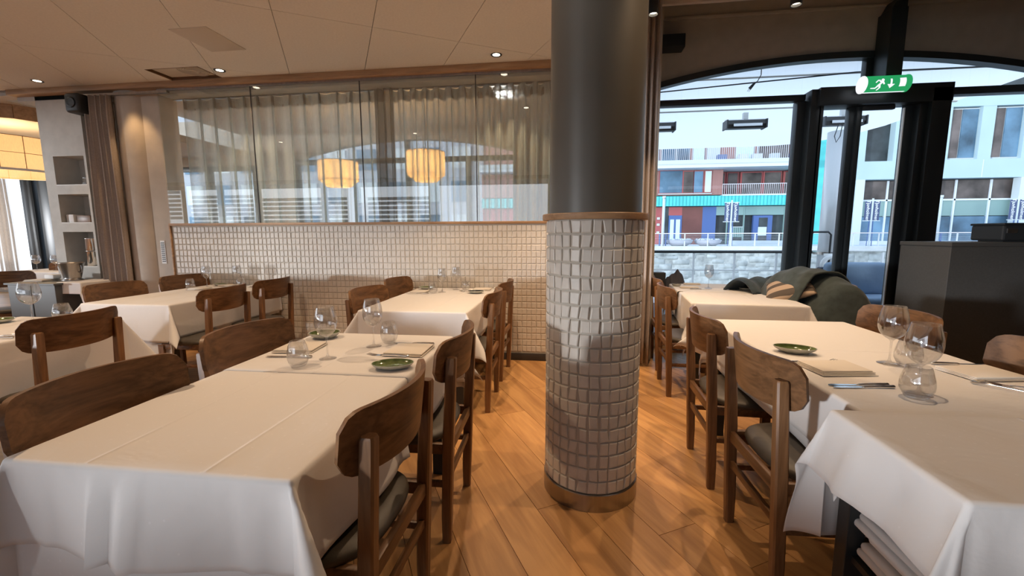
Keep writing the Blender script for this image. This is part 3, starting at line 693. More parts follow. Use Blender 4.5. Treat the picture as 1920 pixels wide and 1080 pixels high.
M_heat = mat('heater_body', (.05, .05, .05), .4); M_refl = mat('heater_reflector', (.75, .75, .74), .25, 1)
def heater(x, lab, y=7.4):
    p = empty('patio_heater', (x, y, 3.0), label=lab, cat='heater')
    bm = bmesh.new()
    prof = [(-.07, .045), (-.09, -.02), (-.055, -.075), (.055, -.075), (.09, -.02), (.07, .045)]
    lo = [bm.verts.new((-.29, a, b)) for a, b in prof]; hi = [bm.verts.new((.29, a, b)) for a, b in prof]
    for k in range(6): bm.faces.new((lo[k], lo[(k+1) % 6], hi[(k+1) % 6], hi[k]))
    bm.faces.new(lo); bm.faces.new(hi); bm_obj('housing', bm, M_heat, p)
    bm = bmesh.new(); bx(bm, -.2, .22, -.105, -.068, -.055, -.015); bm_obj('reflector', bm, M_refl, p)
    bm = bmesh.new(); bx(bm, -.3, .3, -.03, .03, .04, .065); bm_obj('top_plate', bm, M_refl, p)
    for s in (-1, 1): bm = bmesh.new(); bx(bm, s*.29-.01, s*.29+.01, -.1, .1, -.08, .05); bm_obj('end_cap', bm, M_heat, p)
    bm = bmesh.new(); bx(bm, -.035, .035, -.03, .03, .06, .165); bm_obj('bracket', bm, M_white, p)
heater(1.38, 'black infrared heater under the canopy, leftmost beside the curtain'); heater(2.74, 'black infrared heater under the canopy in the middle of the bay window')
heater(4.15, 'black infrared heater under the canopy seen through the door')
bm = bmesh.new(); tube(bm, [(4.05, 7.3, 2.95), (4.0, 7.3, 2.75), (4.03, 7.3, 2.66), (4.08, 7.3, 2.75), (4.1, 7.3, 2.95)], .006, 6)
tag(bm_obj('hanging_cable', bm, M_black), 'thin loop of cable hanging from the heater behind the door', 'cable')
bm = bmesh.new(); tube(bm, [(.8, 6.2, 3.145), (2.2, 5.9, 3.14), (3.3, 5.7, 3.145), (4.6, 5.7, 3.14), (5.3, 5.9, 3.145)], .008, 6)
tag(bm_obj('canopy_cable', bm, M_black), 'long thin cable running under the white canopy', 'cable')
pl = empty('hanging_plug', (2.06, 5.35, 3.02), label='black two pin plug dangling on a short cable below the arch', cat='plug')
bm = bmesh.new(); tube(bm, [(.06, 0, .14), (.06, 0, .03), (.03, 0, -.03), (0, 0, -.06)], .005, 6); bm_obj('cord', bm, M_black, pl)
bm = bmesh.new(); tube(bm, [(0, 0, -.05), (-.05, 0, -.11)], [.012, .018], 8); bm_obj('plug_body', bm, M_black, pl)
bm = bmesh.new(); tube(bm, [(-.055, 0, -.11), (-.075, 0, -.14)], .003, 6); tube(bm, [(-.04, 0, -.118), (-.06, 0, -.145)], .003, 6); bm_obj('pin', bm, M_chrome, pl)
# outdoor lounge chairs
M_cush = mat('blue_grey_cushion', (.26, .36, .50), .9, bump=(14, .25, .01)); 
M_wick = mat('dark_wicker', (.045, .055, .08), .7)
def wicker(bm, x0, x1, y, z0, z1, s=.03):
    z = z0; k = 0
    while z < z1:
        x = x0; 
        while x < x1-1e-4:
            yy = y-(.008 if (k+int(round((x-x0)/s))) % 2 else 0)
            bx(bm, x+.002, x+s-.002, yy-.008, yy+.01, z+.002, z+s*.62); x += s
        z += s*.66; k += 1
lc = empty('lounge_chair', (4.02, 6.4, -.02), label='wicker lounge chair with pale blue cushions outside behind the door glass', cat='chair')
bm = bmesh.new(); bx(bm, -.36, .42, -.3, .42, .10, .30, .01); bm_obj('base', bm, M_wick, lc)
bm = bmesh.new(); wicker(bm, -.36, .42, -.31, .1, .33, .035); o = bm_obj('weave', bm, M_wick, lc); o['kind'] = 'stuff'
bm = bmesh.new(); bx(bm, -.34, .40, -.28, .3, .33, .46, .05, 4); bm_obj('seat_cushion', bm, M_cush, lc, smooth=True)
bm = bmesh.new(); bx(bm, -.36, .42, .12, .32, .44, .90, .07, 4); bm_obj('back_cushion', bm, M_cush, lc, smooth=True)
bm = bmesh.new(); bx(bm, -.38, .44, .3, .42, .1, .82, .03); bm_obj('back_frame', bm, M_wick, lc)
wc = empty('wicker_screen', (4.85, 5.9, -.02), label='dark woven wicker seat back outside, beside the dark counter', cat='chair')
bm = bmesh.new(); bx(bm, -.45, .5, 0, .4, 0, .60, .02); bm_obj('body', bm, M_wick, wc)
bm = bmesh.new(); wicker(bm, -.45, .5, -.012, 0, .6, .028); o = bm_obj('weave', bm, mat('wicker_strand', (.09, .11, .15), .6), wc); o['kind'] = 'stuff'
bm = bmesh.new(); bx(bm, -.42, .48, .03, .36, .6, .66, .03, 3); bm_obj('cushion', bm, M_cush, wc)
# ---- outside behind the viewer: terrace with white slatted pergola (mirrored in the partition glass)
o = box('floor_rear_terrace', mat('rear_paving', (.45, .46, .46), .8), -40, 20, -40, -3.65, -.2, -.05); o['kind'] = 'structure'
o = box('ceiling_sky_blocker', M_plast, -30, 12, -6.1, -3.66, 2.95, 3.05); o['kind'] = 'structure'  # unseen sheet added to keep high sky light out of the rear windows
pg = empty('slatted_awning', (-10, -6.2, 0), label='white slatted awning outside, mirrored in the glass over the tiles', cat='awning')
for x0, x1, zt in ((-8.5, -4.6, 2.95), (-4.2, -1.6, 2.75), (-1.2, 2.1, 2.62), (2.9, 5.2, 2.6)):
    for k in range(7):
        bm = bmesh.new(); bx(bm, x0, x1, -.02, .02, zt-.16*k-.105, zt-.16*k); bm_obj('slat', bm, M_white, pg)
for x in (-8.6, -4.4, -1.4, 2.5, 5.4):
    bm = bmesh.new(); bx(bm, x-.1, x+.1, -.1, .05, -.05, 3.0); bm_obj('post', bm, M_black, pg)
hg = bmesh.new(); rr = random.Random(5)
for k in range(90):
    bmesh.ops.create_icosphere(hg, subdivisions=2, radius=rr.uniform(.4, .7), matrix=Matrix.Translation((rr.uniform(-24, 6), -13+rr.uniform(-1, 1), rr.uniform(-.3, .2))))
o = bm_obj('hedge', hg, mat('hedge_leaves', (.10, .16, .06), .9, noise=(6, .4), bump=(9, 1, .1)), smooth=True); tag(o, 'green hedge outside, mirrored faintly in the partition glass', 'hedge', kind='stuff')
# ================================================================== CURTAINS
def curtain(name, x0, x1, y, z0, z1, amp, pitch_, mt, parent=None, seed=1, n=12, nz=14, spread=0, jitter=.25, thick=0):
    rnd = random.Random(seed); bm = bmesh.new(); L = x1-x0; nf = max(1, round(L/pitch_)); cols = nf*n
    ph_ = [0]
    for k in range(nf): ph_.append(ph_[-1]+rnd.uniform(1-jitter, 1+jitter))
    tot = ph_[-1]; rows = []
    am = [rnd.uniform(.75, 1.15) for _ in range(nf+1)]
    for j in range(nz+1):
        t = j/nz; row = []
        for i in range(cols+1):
            f_, fr_ = divmod(i, n); fr_ /= n
            if f_ >= nf: f_, fr_ = nf-1, 1.0
            s = (ph_[f_]+(ph_[f_+1]-ph_[f_])*fr_)/tot
            w = sin(2*pi*fr_); pinch = 1 if t < .93 else 1-.15*(t-.93)/.07
            x = x0+L*s + .32*L/nf*sin(4*pi*fr_)*.35 + spread*(s-.5)*(1-t)
            row.append(bm.verts.new((x, y+amp*am[f_]*w*pinch+.004*sin(9*t+f_), z0+(z1-z0)*t)))
        rows.append(row)
    for a, b in zip(rows, rows[1:]):
        for i in range(cols): bm.faces.new((a[i], a[i+1], b[i+1], b[i]))
    o = bm_obj(name, bm, mt, parent, smooth=True)
    if thick:
        mo = o.modifiers.new('t', 'SOLIDIFY'); mo.thickness = thick
    return o
def pleats(name, x0, x1, y, z0, z1, amp, pitch_, mt, parent, seed=1, wav=.25):
    rnd = random.Random(seed); nf = round((x1-x0)/pitch_); P = (x1-x0)/nf; n = 14; nz = 10
    off = [rnd.uniform(-.12, .12)*P for _ in range(nf+1)]; dr_ = [rnd.uniform(-.2, .2)*P for _ in range(nf+1)]
    bm = bmesh.new(); rows = []
    for j in range(nz+1):
        t = j/nz; row = []
        for f_ in range(nf):
            for i in range(n):
                q = i/n; a = 2*pi*q; rdg = ((1+cos(a))/2)**5
                sh = (off[f_]*(1-q)+off[f_+1]*q) + (dr_[f_]*(1-q)+dr_[f_+1]*q)*(1-t)*.5
                x = x0+P*(f_+q)+sh - .30*P*sin(a)*((1+cos(a))/2)**1.5
                row.append(bm.verts.new((x, y-amp*rdg+amp*wav*sin(a)*(1-rdg)+.3*amp*(1-t)*wav*sin(2*a+f_), z0+(z1-z0)*t)))
        rows.append(row)
    for a, b in zip(rows, rows[1:]):
        for i in range(len(a)-1): bm.faces.new((a[i], a[i+1], b[i+1], b[i]))
    return bm_obj(name, bm, mt, parent, smooth=True)
cur = empty('sheer_curtain', (0, 0, 0), label='long pleated sheer curtain hanging behind the glass over the tiles, left of the dark overlap', cat='curtain')
pleats('fabric', -4.25, -1.93, 4.52, 1.0, 2.80, .07, .185, M_sheer, cur, 3)
pleats('heading', -4.25, -1.93, 4.524, 2.69, 2.795, .07, .185, M_sheerd, cur, 3)
cur2 = empty('sheer_curtain', (0, 0, 0), label='pleated sheer curtain behind the glass, between the dark overlap and the column', cat='curtain')
pleats('fabric', -1.84, .2, 4.52, 1.0, 2.80, .055, .13, M_sheer, cur2, 4, .8)
pleats('heading', -1.84, .2, 4.524, 2.69, 2.795, .055, .13, M_sheerd, cur2, 4, .8)
cur3 = empty('curtain_stack', (0, 0, 0), label='dark bunched overlap where the two sheer curtains meet', cat='curtain')
curtain('fabric', -2.03, -1.82, 4.46, 1.0, 2.80, .035, .07, M_sheerd, cur3, 5)
tr = empty('curtain_track', (0, 0, 0), label='grey ceiling curtain track above the glass and the mauve drape', cat='track')
bm = bmesh.new(); bx(bm, -5.32, .25, 4.49, 4.53, 2.80, 2.825); bm_obj('rail', bm, M_steel, tr)
bm = bmesh.new(); bx(bm, -5.34, -4.2, 4.20, 4.235, 2.785, 2.81); bm_obj('rail', bm, M_steel, tr)
for k in range(18):
    x = -4.9+k*.28
    bm = bmesh.new(); bx(bm, x, x+.02, 4.485, 4.52, 2.815, 2.84); bm_obj('bracket', bm, M_steel, tr)
dr = empty('mauve_curtain', (0, 0, 0), label='heavy mauve brown curtain gathered beside the niche wall', cat='curtain')
curtain('fabric', -5.24, -4.90, 4.22, .02, 2.79, .055, .062, M_drape, dr, 8, spread=.06, thick=.004)
dr = empty('peach_curtain', (0, 0, 0), label='pale peach window curtain in the far left room', cat='curtain')
curtain('fabric', -12.45, -11.95, 7.9, .1, 2.6, .06, .12, M_sheerp, dr, 9, spread=.1)
dr = empty('brown_curtain', (0, 0, 0), label='narrow beige brown curtain behind the right side of the column', cat='curtain')
curtain('fabric', .655, .80, 4.20, .03, 3.36, .03, .05, M_drape, dr, 10, thick=.004)
dr = empty('ochre_curtain', (0, 0, 0), label='pale ochre curtain in the far room seen through the sheer beside the column', cat='curtain')
curtain('fabric', -.95, -.35, 7.6, .01, 2.8, .05, .11, mat('ochre_fabric', (.62, .48, .28), .9), dr, 12)

# ================================================================== CHAIRS
def post(secs, ch=.006):
    bm = bmesh.new(); rings = []
    for (x, y, z, w, d_) in secs:
        a, b = w/2, d_/2
        rings.append([bm.verts.new((x+p, y+q, z)) for p, q in ((-a+ch, -b), (a-ch, -b), (a, -b+ch), (a, b-ch), (a-ch, b), (-a+ch, b), (-a, b-ch), (-a, -b+ch))])
    for A_, B_ in zip(rings, rings[1:]):
        for k in range(8): bm.faces.new((A_[k], A_[(k+1) % 8], B_[(k+1) % 8], B_[k]))
    bm.faces.new(rings[0]); bm.faces.new(rings[-1]); return bm
def backrest_bm():
    bm = bmesh.new(); hw, z0, z1, R, n, mz = .258, .692, .880, .052, 30, 7
    def P(s, t, off):
        e = max(0, abs(s)-(hw-R)); f = R-sqrt(max(0, R*R-e*e))
        lo = z0+f+.018*(abs(s)/hw)**3; hi = z1-f-.004*(s/hw)**2
        z = lo+(hi-lo)*t; y = -.280+1.30*s*s-.12*(z-.78)
        nrm = Vector((-2.6*s, 1, 0)).normalized()
        return Vector((s, y, z))+nrm*off
    S_ = [hw*sin(pi/2*(-1+2*i/n)) if False else -hw+2*hw*i/n for i in range(n+1)]
    S_[0] = -hw*.9985; S_[-1] = hw*.9985
    G1 = [[bm.verts.new(P(s, j/mz, .0075)) for j in range(mz+1)] for s in S_]
    G2 = [[bm.verts.new(P(s, j/mz, -.0075)) for j in range(mz+1)] for s in S_]
    for i in range(n):
        for j in range(mz):
            bm.faces.new((G1[i][j], G1[i+1][j], G1[i+1][j+1], G1[i][j+1])); bm.faces.new((G2[i][j], G2[i][j+1], G2[i+1][j+1], G2[i+1][j]))
        bm.faces.new((G1[i][0], G2[i][0], G2[i+1][0], G1[i+1][0])); bm.faces.new((G1[i][mz], G1[i+1][mz], G2[i+1][mz], G2[i][mz]))
    for j in range(mz):
        bm.faces.new((G1[0][j], G1[0][j+1], G2[0][j+1], G2[0][j])); bm.faces.new((G1[n][j], G2[n][j], G2[n][j+1], G1[n][j+1]))
    es = [e for e in bm.edges if e.calc_face_angle(0) > 1.0]
    bmesh.ops.bevel(bm, geom=es, offset=.003, segments=2, affect='EDGES')
    return bm
def make_chair(label, loc, rz):
    c = empty('dining_chair', loc, rz, label=label, cat='chair', group='oak dining chairs')
    bm_obj('backrest', backrest_bm(), M_chair, c, auto=40)
    for s in (-1, 1):
        bm_obj('leg', post([(s*.207, -.216, 0, .034, .036), (s*.207, -.219, .12, .039, .042), (s*.207, -.232, .45, .041, .045), (s*.207, -.2515, .80, .039, .040), (s*.207, -.252, .808, .033, .034)]), M_leg, c, auto=35)
        bm = bmesh.new(); bar(bm, (s*.205, .195, 0), (s*.205, .19, .425), .032, .034, .006); bm_obj('leg', bm, M_leg, c, auto=35)
        bm = bmesh.new(); bar(bm, (s*.20, -.23, .415), (s*.203, .19, .415), .022, .045, .003); bm_obj('side_rail', bm, M_chair, c, auto=35)
        bm = bmesh.new(); bar(bm, (s*.209, -.225, .262), (s*.204, .19, .262), .018, .026, .003); bm_obj('stretcher', bm, M_chair, c, auto=35)
    bm = bmesh.new(); bar(bm, (-.205, -.232, .415), (.205, -.232, .415), .022, .045, .003); bm_obj('rear_rail', bm, M_chair, c, auto=35)
    bm = bmesh.new(); bar(bm, (-.2, .19, .415), (.2, .19, .415), .022, .045, .003); bm_obj('front_rail', bm, M_chair, c, auto=35)
    bm = bmesh.new(); bar(bm, (-.205, -.226, .285), (.205, -.226, .285), .018, .03, .003); bm_obj('stretcher', bm, M_chair, c, auto=35)
    bm = bmesh.new()
    prof = [(0, .432), (.93, .432), (.985, .438), (1.0, .448), (.99, .459), (.95, .468), (.8, .475), (.4, .478), (0, .478)]
    n = 56; rings = []
    def se(th, k):
        cx_, sx_ = cos(th), sin(th); e = 2/2.9
        return (.236*k*abs(cx_)**e*(1 if cx_ > 0 else -1), -.005+.215*k*abs(sx_)**e*(1 if sx_ > 0 else -1))
    for k, z in prof:
        if k == 0: rings.append([bm.verts.new((0, -.005, z))])
        else: rings.append([bm.verts.new((*se(2*pi*i/n, k), z-.010*(1-k) if z > .46 else z)) for i in range(n)])
    for a, b in zip(rings, rings[1:]):
        for i in range(n):
            j = (i+1) % n
            if len(a) == 1: bm.faces.new((a[0], b[j], b[i]))
            elif len(b) == 1: bm.faces.new((a[i], a[j], b[0]))
            else: bm.faces.new((a[i], a[j], b[j], b[i]))
    bm_obj('seat', bm, M_leather, c, smooth=True)
    index(c); return c
H = pi/2
ch0 = make_chair('oak chair nearest the viewer, on the aisle side of the front left table', (-.727, 1.155, 0), H-.02)
def chair(x, y, rz, label): return dup(ch0, (x, y, 0), rz, label)
chair(-.715, 1.82, H+.03, 'aisle side oak chair of the front left table, beside the napkin and green plate')
chair(-.785, 3.15, H+.01, 'oak chair on the aisle side of the middle rear table, the nearer of its two')
chair(-.785, 3.83, H-.03, 'oak chair on the aisle side of the middle rear table, nearest the tiled wall')
chair(-1.205, 1.10, -H-.03, 'oak chair at the near left of the front left table, lower left corner')
chair(-1.25, 1.75, -H-.10, 'oak chair on the far left side of the front table, behind the knife and tumbler')
chair(-1.36, 3.17, -H-.14, 'oak chair on the left of the middle rear table, the nearer of its two')
chair(-1.41, 3.90, -H-.12, 'oak chair on the left of the middle rear table, nearest the tiled wall')
chair(-3.02, 3.15, H+.01, 'dark oak chair on the right of the rear left table, the nearer of its two')
chair(-3.05, 3.79, H-.01, 'dark oak chair on the right of the rear left table, against the tiled wall')
chair(-3.775, 3.27, -H-.08, 'oak chair on the left of the rear left table, in front of the mauve curtain')
chair(-3.80, 3.97, -H-.15, 'oak chair on the left of the rear left table, below the wall vent')
chair(-2.93, 1.98, H+.07, 'oak chair at the right side of the far left table, its back toward the aisle')
chair(.965, 1.705, -H+.03, 'oak chair on the aisle side of the front right table, nearest the viewer')
chair(.965, 2.36, -H-.03, 'oak chair on the aisle side of the front right table, second from the viewer')
chair(1.04, 3.62, -H-.03, 'oak chair on the aisle side of the window table, the nearer of its two')
chair(1.09, 4.28, -H-.05, 'oak chair on the aisle side of the window table, nearest the brown curtain')
chair(1.58, 2.52, H+.10, 'oak chair on the right of the front right table, behind the balloon wine glasses')
chair(1.60, 1.76, H+.05, 'oak chair at the right edge of the picture, in front of the dark counter')
chair(2.02, 3.86, H, 'oak chair under the grey green blanket by the window table')
chair(-6.35, 4.05, -H-.5, 'dark oak chair left of the grey sideboard')
chair(-6.9, 5.1, pi-.3, 'oak chair in the far left room, right one behind the sideboard')
chair(-7.9, 5.6, pi+.1, 'oak chair in the far left room, left one under the big lampshade')

# ================================================================== TABLES + CLOTHS
def table(label, x0, x1, y0, y1, rz=0, h=.742, inset=.05, legm=None, group=None, leg=.055):
    cx, cy = (x0+x1)/2, (y0+y1)/2; w, l = (x1-x0)/2, (y1-y0)/2
    t = empty('dining_table', (cx, cy, 0), rz, label=label, cat='table', group=group)
    bm = bmesh.new(); bx(bm, -w+.004, w-.004, -l+.004, l-.004, h-.028, h, .006); bm_obj('tabletop', bm, M_chair, t)
    for sx in (-1, 1):
        for sy in (-1, 1):
            bm = bmesh.new(); X, Y = sx*(w-inset), sy*(l-inset); bx(bm, X-leg/2, X+leg/2, Y-leg/2, Y+leg/2, 0, h-.028, .003); bm_obj('leg', bm, M_black, t)
    bm = bmesh.new()
    for s in (-1, 1):
        bx(bm, -w+inset, w-inset, s*(l-inset)-.012, s*(l-inset)+.012, h-.09, h-.028); bx(bm, s*(w-inset)-.012, s*(w-inset)+.012, -l+inset, l-inset, h-.09, h-.028)
    bm_obj('apron', bm, M_black, t); return t
def cloth(label, x0, x1, y0, y1, z, drops, seed=1, rz=0, pivot=None, creases=(), wave=.012, lean=4, cone=30, group=None, name='tablecloth', corner_bias=None, crx=(), cry=(), leans=None, folds=()):
    """drops = (left, right, near, far); 0 means the sheet ends on the table there."""
    rnd = random.Random(seed); dl, dr_, dn, df_ = drops; w, l = x1-x0, y1-y0
    rho = .013
    def coords(lo, hi, dA, dB, cr):
        c = set()
        n = max(6, int((hi-lo)/.03))
        for i in range(n+1): c.add(round(lo+(hi-lo)*i/n, 5))
        for q in cr:
            for e in (-.012, -.006, -.003, 0, .003, .006, .012): c.add(round(lo+q*(hi-lo)+e, 5))
        for d_, s, b in ((dA, -1, lo), (dB, 1, hi)):
            if d_ > 0:
                for e in (.004, .009, .0145, .0204): c.add(round(b+s*e, 5))
                m_ = max(5, int(d_/.02))
                for i in range(1, m_+1): c.add(round(b+s*(.0204+(d_-.0204)*i/m_), 5))
        return sorted(c)
    us = coords(0, w, dl, dr_, crx); vs = coords(0, l, dn, df_, cry)
    ph_ = [rnd.uniform(0, 6.28) for _ in range(12)]; fq = [rnd.uniform(5, 9), rnd.uniform(11, 16), rnd.uniform(3, 5)]
    cb = corner_bias or {}
    def wav(s, k): return .55*sin(fq[0]*s+ph_[k])+.3*sin(fq[1]*s+ph_[k+4])+.35*sin(fq[2]*s+ph_[k+8])
    bm = bmesh.new(); G_ = []
    for a in us:
        row = []
        for b in vs:
            dx = -a if a < 0 else (a-w if a > w else 0); dy = -b if b < 0 else (b-l if b > l else 0)
            sx = -1 if a < 0 else 1; sy = -1 if b < 0 else 1
            bx_, by_ = min(max(a, 0), w), min(max(b, 0), l)
            rr = hypot(dx, dy); X, Y, Z = bx_, by_, 0.
            LX = leans[0 if sx < 0 else 1] if leans else lean; LY = leans[2 if sy < 0 else 3] if leans else lean
            if rr > 1e-6:
                th = atan2(dy, dx); D = max(dl, dr_, dn, df_)
                phi = min(rr/rho, pi/2); out = rho*sin(phi); dn_ = rho*(1-cos(phi)); rem = max(0, rr-rho*pi/2)
                if dx > 0 and dy > 0:
                    key = (sx, sy); bias, cn = cb.get(key, (.5, cone))
                    tau = RAD(LX*cos(th)**2+LY*sin(th)**2 + cn*(sin(2*th)**1.3) + 4*sin(6*th)*sin(2*th))
                    az = th*.5 + (pi/2)*.5*bias
                    ux, uy = sx*cos(az), sy*sin(az)
                    fx, fy = sx*cos(th), sy*sin(th)
                    m_ = min(1, rem/.05)
                    ux, uy = fx*(1-m_)+ux*m_, fy*(1-m_)+uy*m_; hh = hypot(ux, uy); ux /= hh; uy /= hh
                    wv = 0
                else:
                    ux, uy = (sx, 0) if dx > 0 else (0, sy); tau = RAD(LX if dx > 0 else LY)
                    k = (0 if sx < 0 else 1) if dx > 0 else (2 if sy < 0 else 3)
                    s = by_ if dx > 0 else bx_; ends = (l if dx > 0 else w)
                    fade = min(1, s/.10, (ends-s)/.10)
                    wv = wave*wav(s, k)*(rem/max(D, .01))**.6*(.35+.65*max(fade, 0))
                if not (dx > 0 and dy > 0):
                    for (kk, p, A_, wd) in folds:
                        if kk == k: wv += A_*math.exp(-((s-p)/wd)**2)*min(1, rem/.07)*(.6+.4*rem/max(D, .01))
                X += ux*(out+rem*sin(tau)+wv); Y += uy*(out+rem*sin(tau)+wv); Z = -(dn_+rem*cos(tau))
            else:
                for q in crx: Z += .0016*math.exp(-((a-q*w)/.004)**2)
                for q in cry: Z += .0013*math.exp(-((b-q*l)/.004)**2)
                Z += .0006*sin(9*a+ph_[0])*sin(7*b+ph_[1])
            row.append(bm.verts.new((X-w/2, Y-l/2, Z)))
        G_.append(row)
    for A_, B_ in zip(G_, G_[1:]):
        for j in range(len(vs)-1): bm.faces.new((A_[j], B_[j], B_[j+1], A_[j+1]))
    o = bm_obj(name, bm, M_cloth, smooth=True, loc=((x0+x1)/2, (y0+y1)/2, z), rz=rz)
    mo = o.modifiers.new('thickness', 'SOLIDIFY'); mo.thickness = .0011; mo.offset = -1
    tag(o, label, 'tablecloth', group or 'white tablecloths'); return o
T = table
# front left
T('dining table under the front left white cloth', -1.375, -.635, .855, 2.185)
cloth('white underlay cloth of the front left table, its hem showing below the top cloth', -1.382, -.628, .848, 2.192, .7445, (.27, .26, .42, .3), 21, wave=.02, lean=2, cone=18)
cloth('white tablecloth on the front left table, near half, falling in folds toward the viewer', -1.388, -.622, .84, 1.60, .7470, (.25, .25, .235, 0), 1, wave=.034, lean=5, cone=34, folds=((2, .27, .026, .016), (2, .315, -.016, .02), (2, .36, .015, .022), (2, .665, .018, .012), (2, .10, .012, .02), (1, .55, .03, .03), (1, .64, -.02, .03)), crx=(.30, .72), corner_bias={(1, -1): (.35, 40), (-1, -1): (.6, 30)})
cloth('white tablecloth on the front left table, far half, set with glasses and green plates', -1.390, -.620, 1.53, 2.20, .7490, (.25, .25, 0, .27), 2, wave=.02, crx=(.5,), cone=34)
# middle rear
T('dining table under the middle rear white cloth', -1.495, -.725, 2.925, 4.225)
cloth('white underlay cloth of the middle rear table', -1.50, -.72, 2.92, 4.23, .7445, (.3, .3, .40, .02), 22, wave=.010, lean=1.5, cone=14)
cloth('white tablecloth on the middle rear table against the tiled wall', -1.508, -.712, 2.912, 4.236, .7475, (.24, .26, .32, .015), 3, wave=.012, lean=3, cone=38, crx=(.35, .68), corner_bias={(1, -1): (.5, 44)})
# rear left
T('dining table under the rear left white cloth', -3.915, -3.145, 2.975, 4.225)
cloth('white underlay cloth of the rear left table, reaching lower at the front', -3.92, -3.14, 2.97, 4.23, .7445, (.3, .3, .42, .02), 23, wave=.010, lean=1, cone=10)
cloth('white tablecloth on the rear left table, its front corner flaring out as a cone', -3.928, -3.132, 2.962, 4.236, .7475, (.26, .28, .31, .015), 4, wave=.016, lean=3, cone=36, crx=(.3, .7), corner_bias={(1, -1): (.35, 44), (-1, -1): (.5, 40)})
# far left
T('dining table under the far left white cloth', -3.70, -2.94, 1.30, 2.41)
cloth('white tablecloth on the far left table beside the balloon glass', -3.71, -2.93, 1.29, 2.42, .7475, (.3, .34, .34, .3), 5, wave=.018, lean=4, cone=30, crx=(.4,), corner_bias={(1, -1): (.4, 36)})
# window table (slightly turned)
RZ = -RAD(6.0)
T('dining table under the window table cloth', 1.075, 1.845, 3.50, 4.86, rz=RZ)
cloth('white underlay cloth of the window table', 1.070, 1.850, 3.495, 4.865, .7445, (.3, .3, .36, .3), 24, rz=RZ, wave=.008, lean=1.5, cone=14)
cloth('white tablecloth on the near half of the window table', 1.062, 1.858, 3.487, 4.23, .7475, (.24, .24, .30, 0), 6, rz=RZ, wave=.012, lean=3, cone=30, crx=(.25, .6))
o = cloth('white tablecloth on the far half of the window table, under the single wine glass', 1.060, 1.860, 4.16, 4.875, .7495, (.24, .24, 0, .25), 7, rz=RZ, wave=.012)
o.location = (1.46+.35*sin(-RZ)*1.0-.006, 4.18+.335, .7495)
# front right
T('dining table under the front right white cloths', .935, 1.695, 1.41, 2.84)
cloth('white underlay cloth of the front right table', .93, 1.70, 1.405, 2.845, .7445, (.27, .3, .3, .3), 25, wave=.012, lean=1, cone=12)
cloth('white tablecloth on the far half of the front right table', .922, 1.708, 2.08, 2.853, .7470, (.22, .25, 0, .26), 8, wave=.016, lean=5, cone=44, corner_bias={(-1, 1): (.35, 46)})
cloth('white tablecloth on the front right table, near half, under the big balloon glasses', .920, 1.710, 1.40, 2.13, .7492, (.225, .25, .2, 0), 9, wave=.012, lean=4, cone=40)
# near right side table
st = table('low black legged side table at the lower right with linen stacked on its shelf', .845, 1.72, .95, 1.375, h=.738, inset=.035, leg=.052)
bm = bmesh.new(); bx(bm, -.41, .41, -.19, .19, .30, .32); bm_obj('shelf', bm, M_black, st)
cloth('white tablecloth on the side table at the lower right, its corners hanging like tails', .832, 1.74, .935, 1.388, .7505, (.20, .16, .36, .44), 10, wave=.026, folds=((0, .30, .022, .03), (0, .16, -.014, .05), (2, .12, .02, .03)), leans=(16, 3, 6, -1), crx=(.55,), corner_bias={(-1, 1): (.05, 12), (-1, -1): (.15, 10)})
rl = random.Random(3)
for k in range(9):
    z = .32+k*.029
    bm = bmesh.new(); bx(bm, -.36, .33, -.16, .16, 0, .027, .012, 3)
    for v in bm.verts: v.co.y += .012*sin(8*v.co.x+k); v.co.z += .004*sin(11*v.co.x+2*k)
    o = bm_obj('folded_linen', bm, M_cloth, smooth=True, loc=(1.25+rl.uniform(-.02, .02), 1.155+rl.uniform(-.015, .015), z+.006))
    tag(o, 'folded white linen on the side table shelf, '+['bottom one of the stack', 'second from the bottom', 'third from the bottom', 'fourth from the bottom', 'middle one of the stack', 'fourth from the top', 'third from the top', 'second from the top', 'topmost of the stack'][k], 'linen', 'folded linen stack')

# ================================================================== TABLEWARE
def wine(label, x, y, z=.7505, h=.235, rb=.047, rim=.034, base=.037, rz=0, first=[]):
    g = empty('wine_glass', (x, y, z), rz, label=label, cat='wine glass', group='wine glasses')
    sb = h*.42
    bm = bmesh.new(); lathe(bm, [(0, 0), (base, 0), (base, .0015), (base*.6, .004), (.008, .009), (.0042, .02), (.0036, sb*.6), (.0046, sb-.006), (.010, sb+.002), (0, sb+.002)], 36)
    bm_obj('stem', bm, M_glass, g, smooth=True)
    hb = h-sb; P_ = []
    prof = [(.009, 0), (.45, .06), (.74, .16), (.92, .29), (1.0, .44), (.985, .6), (.90, .78), (None, 1.0)]
    for k, t in prof:
        rr_ = rim if k is None else (k if k < .05 else k*rb); P_.append((rr_, sb+.001+hb*t))
    # smooth by subdivision (Catmull)
    def cr(P, n=4):
        out = []
        for i in range(len(P)-1):
            p0, p1, p2, p3 = P[max(i-1, 0)], P[i], P[i+1], P[min(i+2, len(P)-1)]
            for k in range(n):
                t = k/n; out.append(tuple(.5*((2*b)+(-a+c)*t+(2*a-5*b+4*c-e)*t*t+(-a+3*b-3*c+e)*t**3) for a, b, c, e in zip(p0, p1, p2, p3)))
        out.append(P[-1]); return out
    O = cr(P_); I = [(max(a-.0009, .0001), b+(.0012 if i < 6 else 0)) for i, (a, b) in enumerate(O)]
    bm = bmesh.new(); lathe(bm, O+I[::-1], 44); bm_obj('bowl', bm, M_glass, g, smooth=True)
    index(g); return g
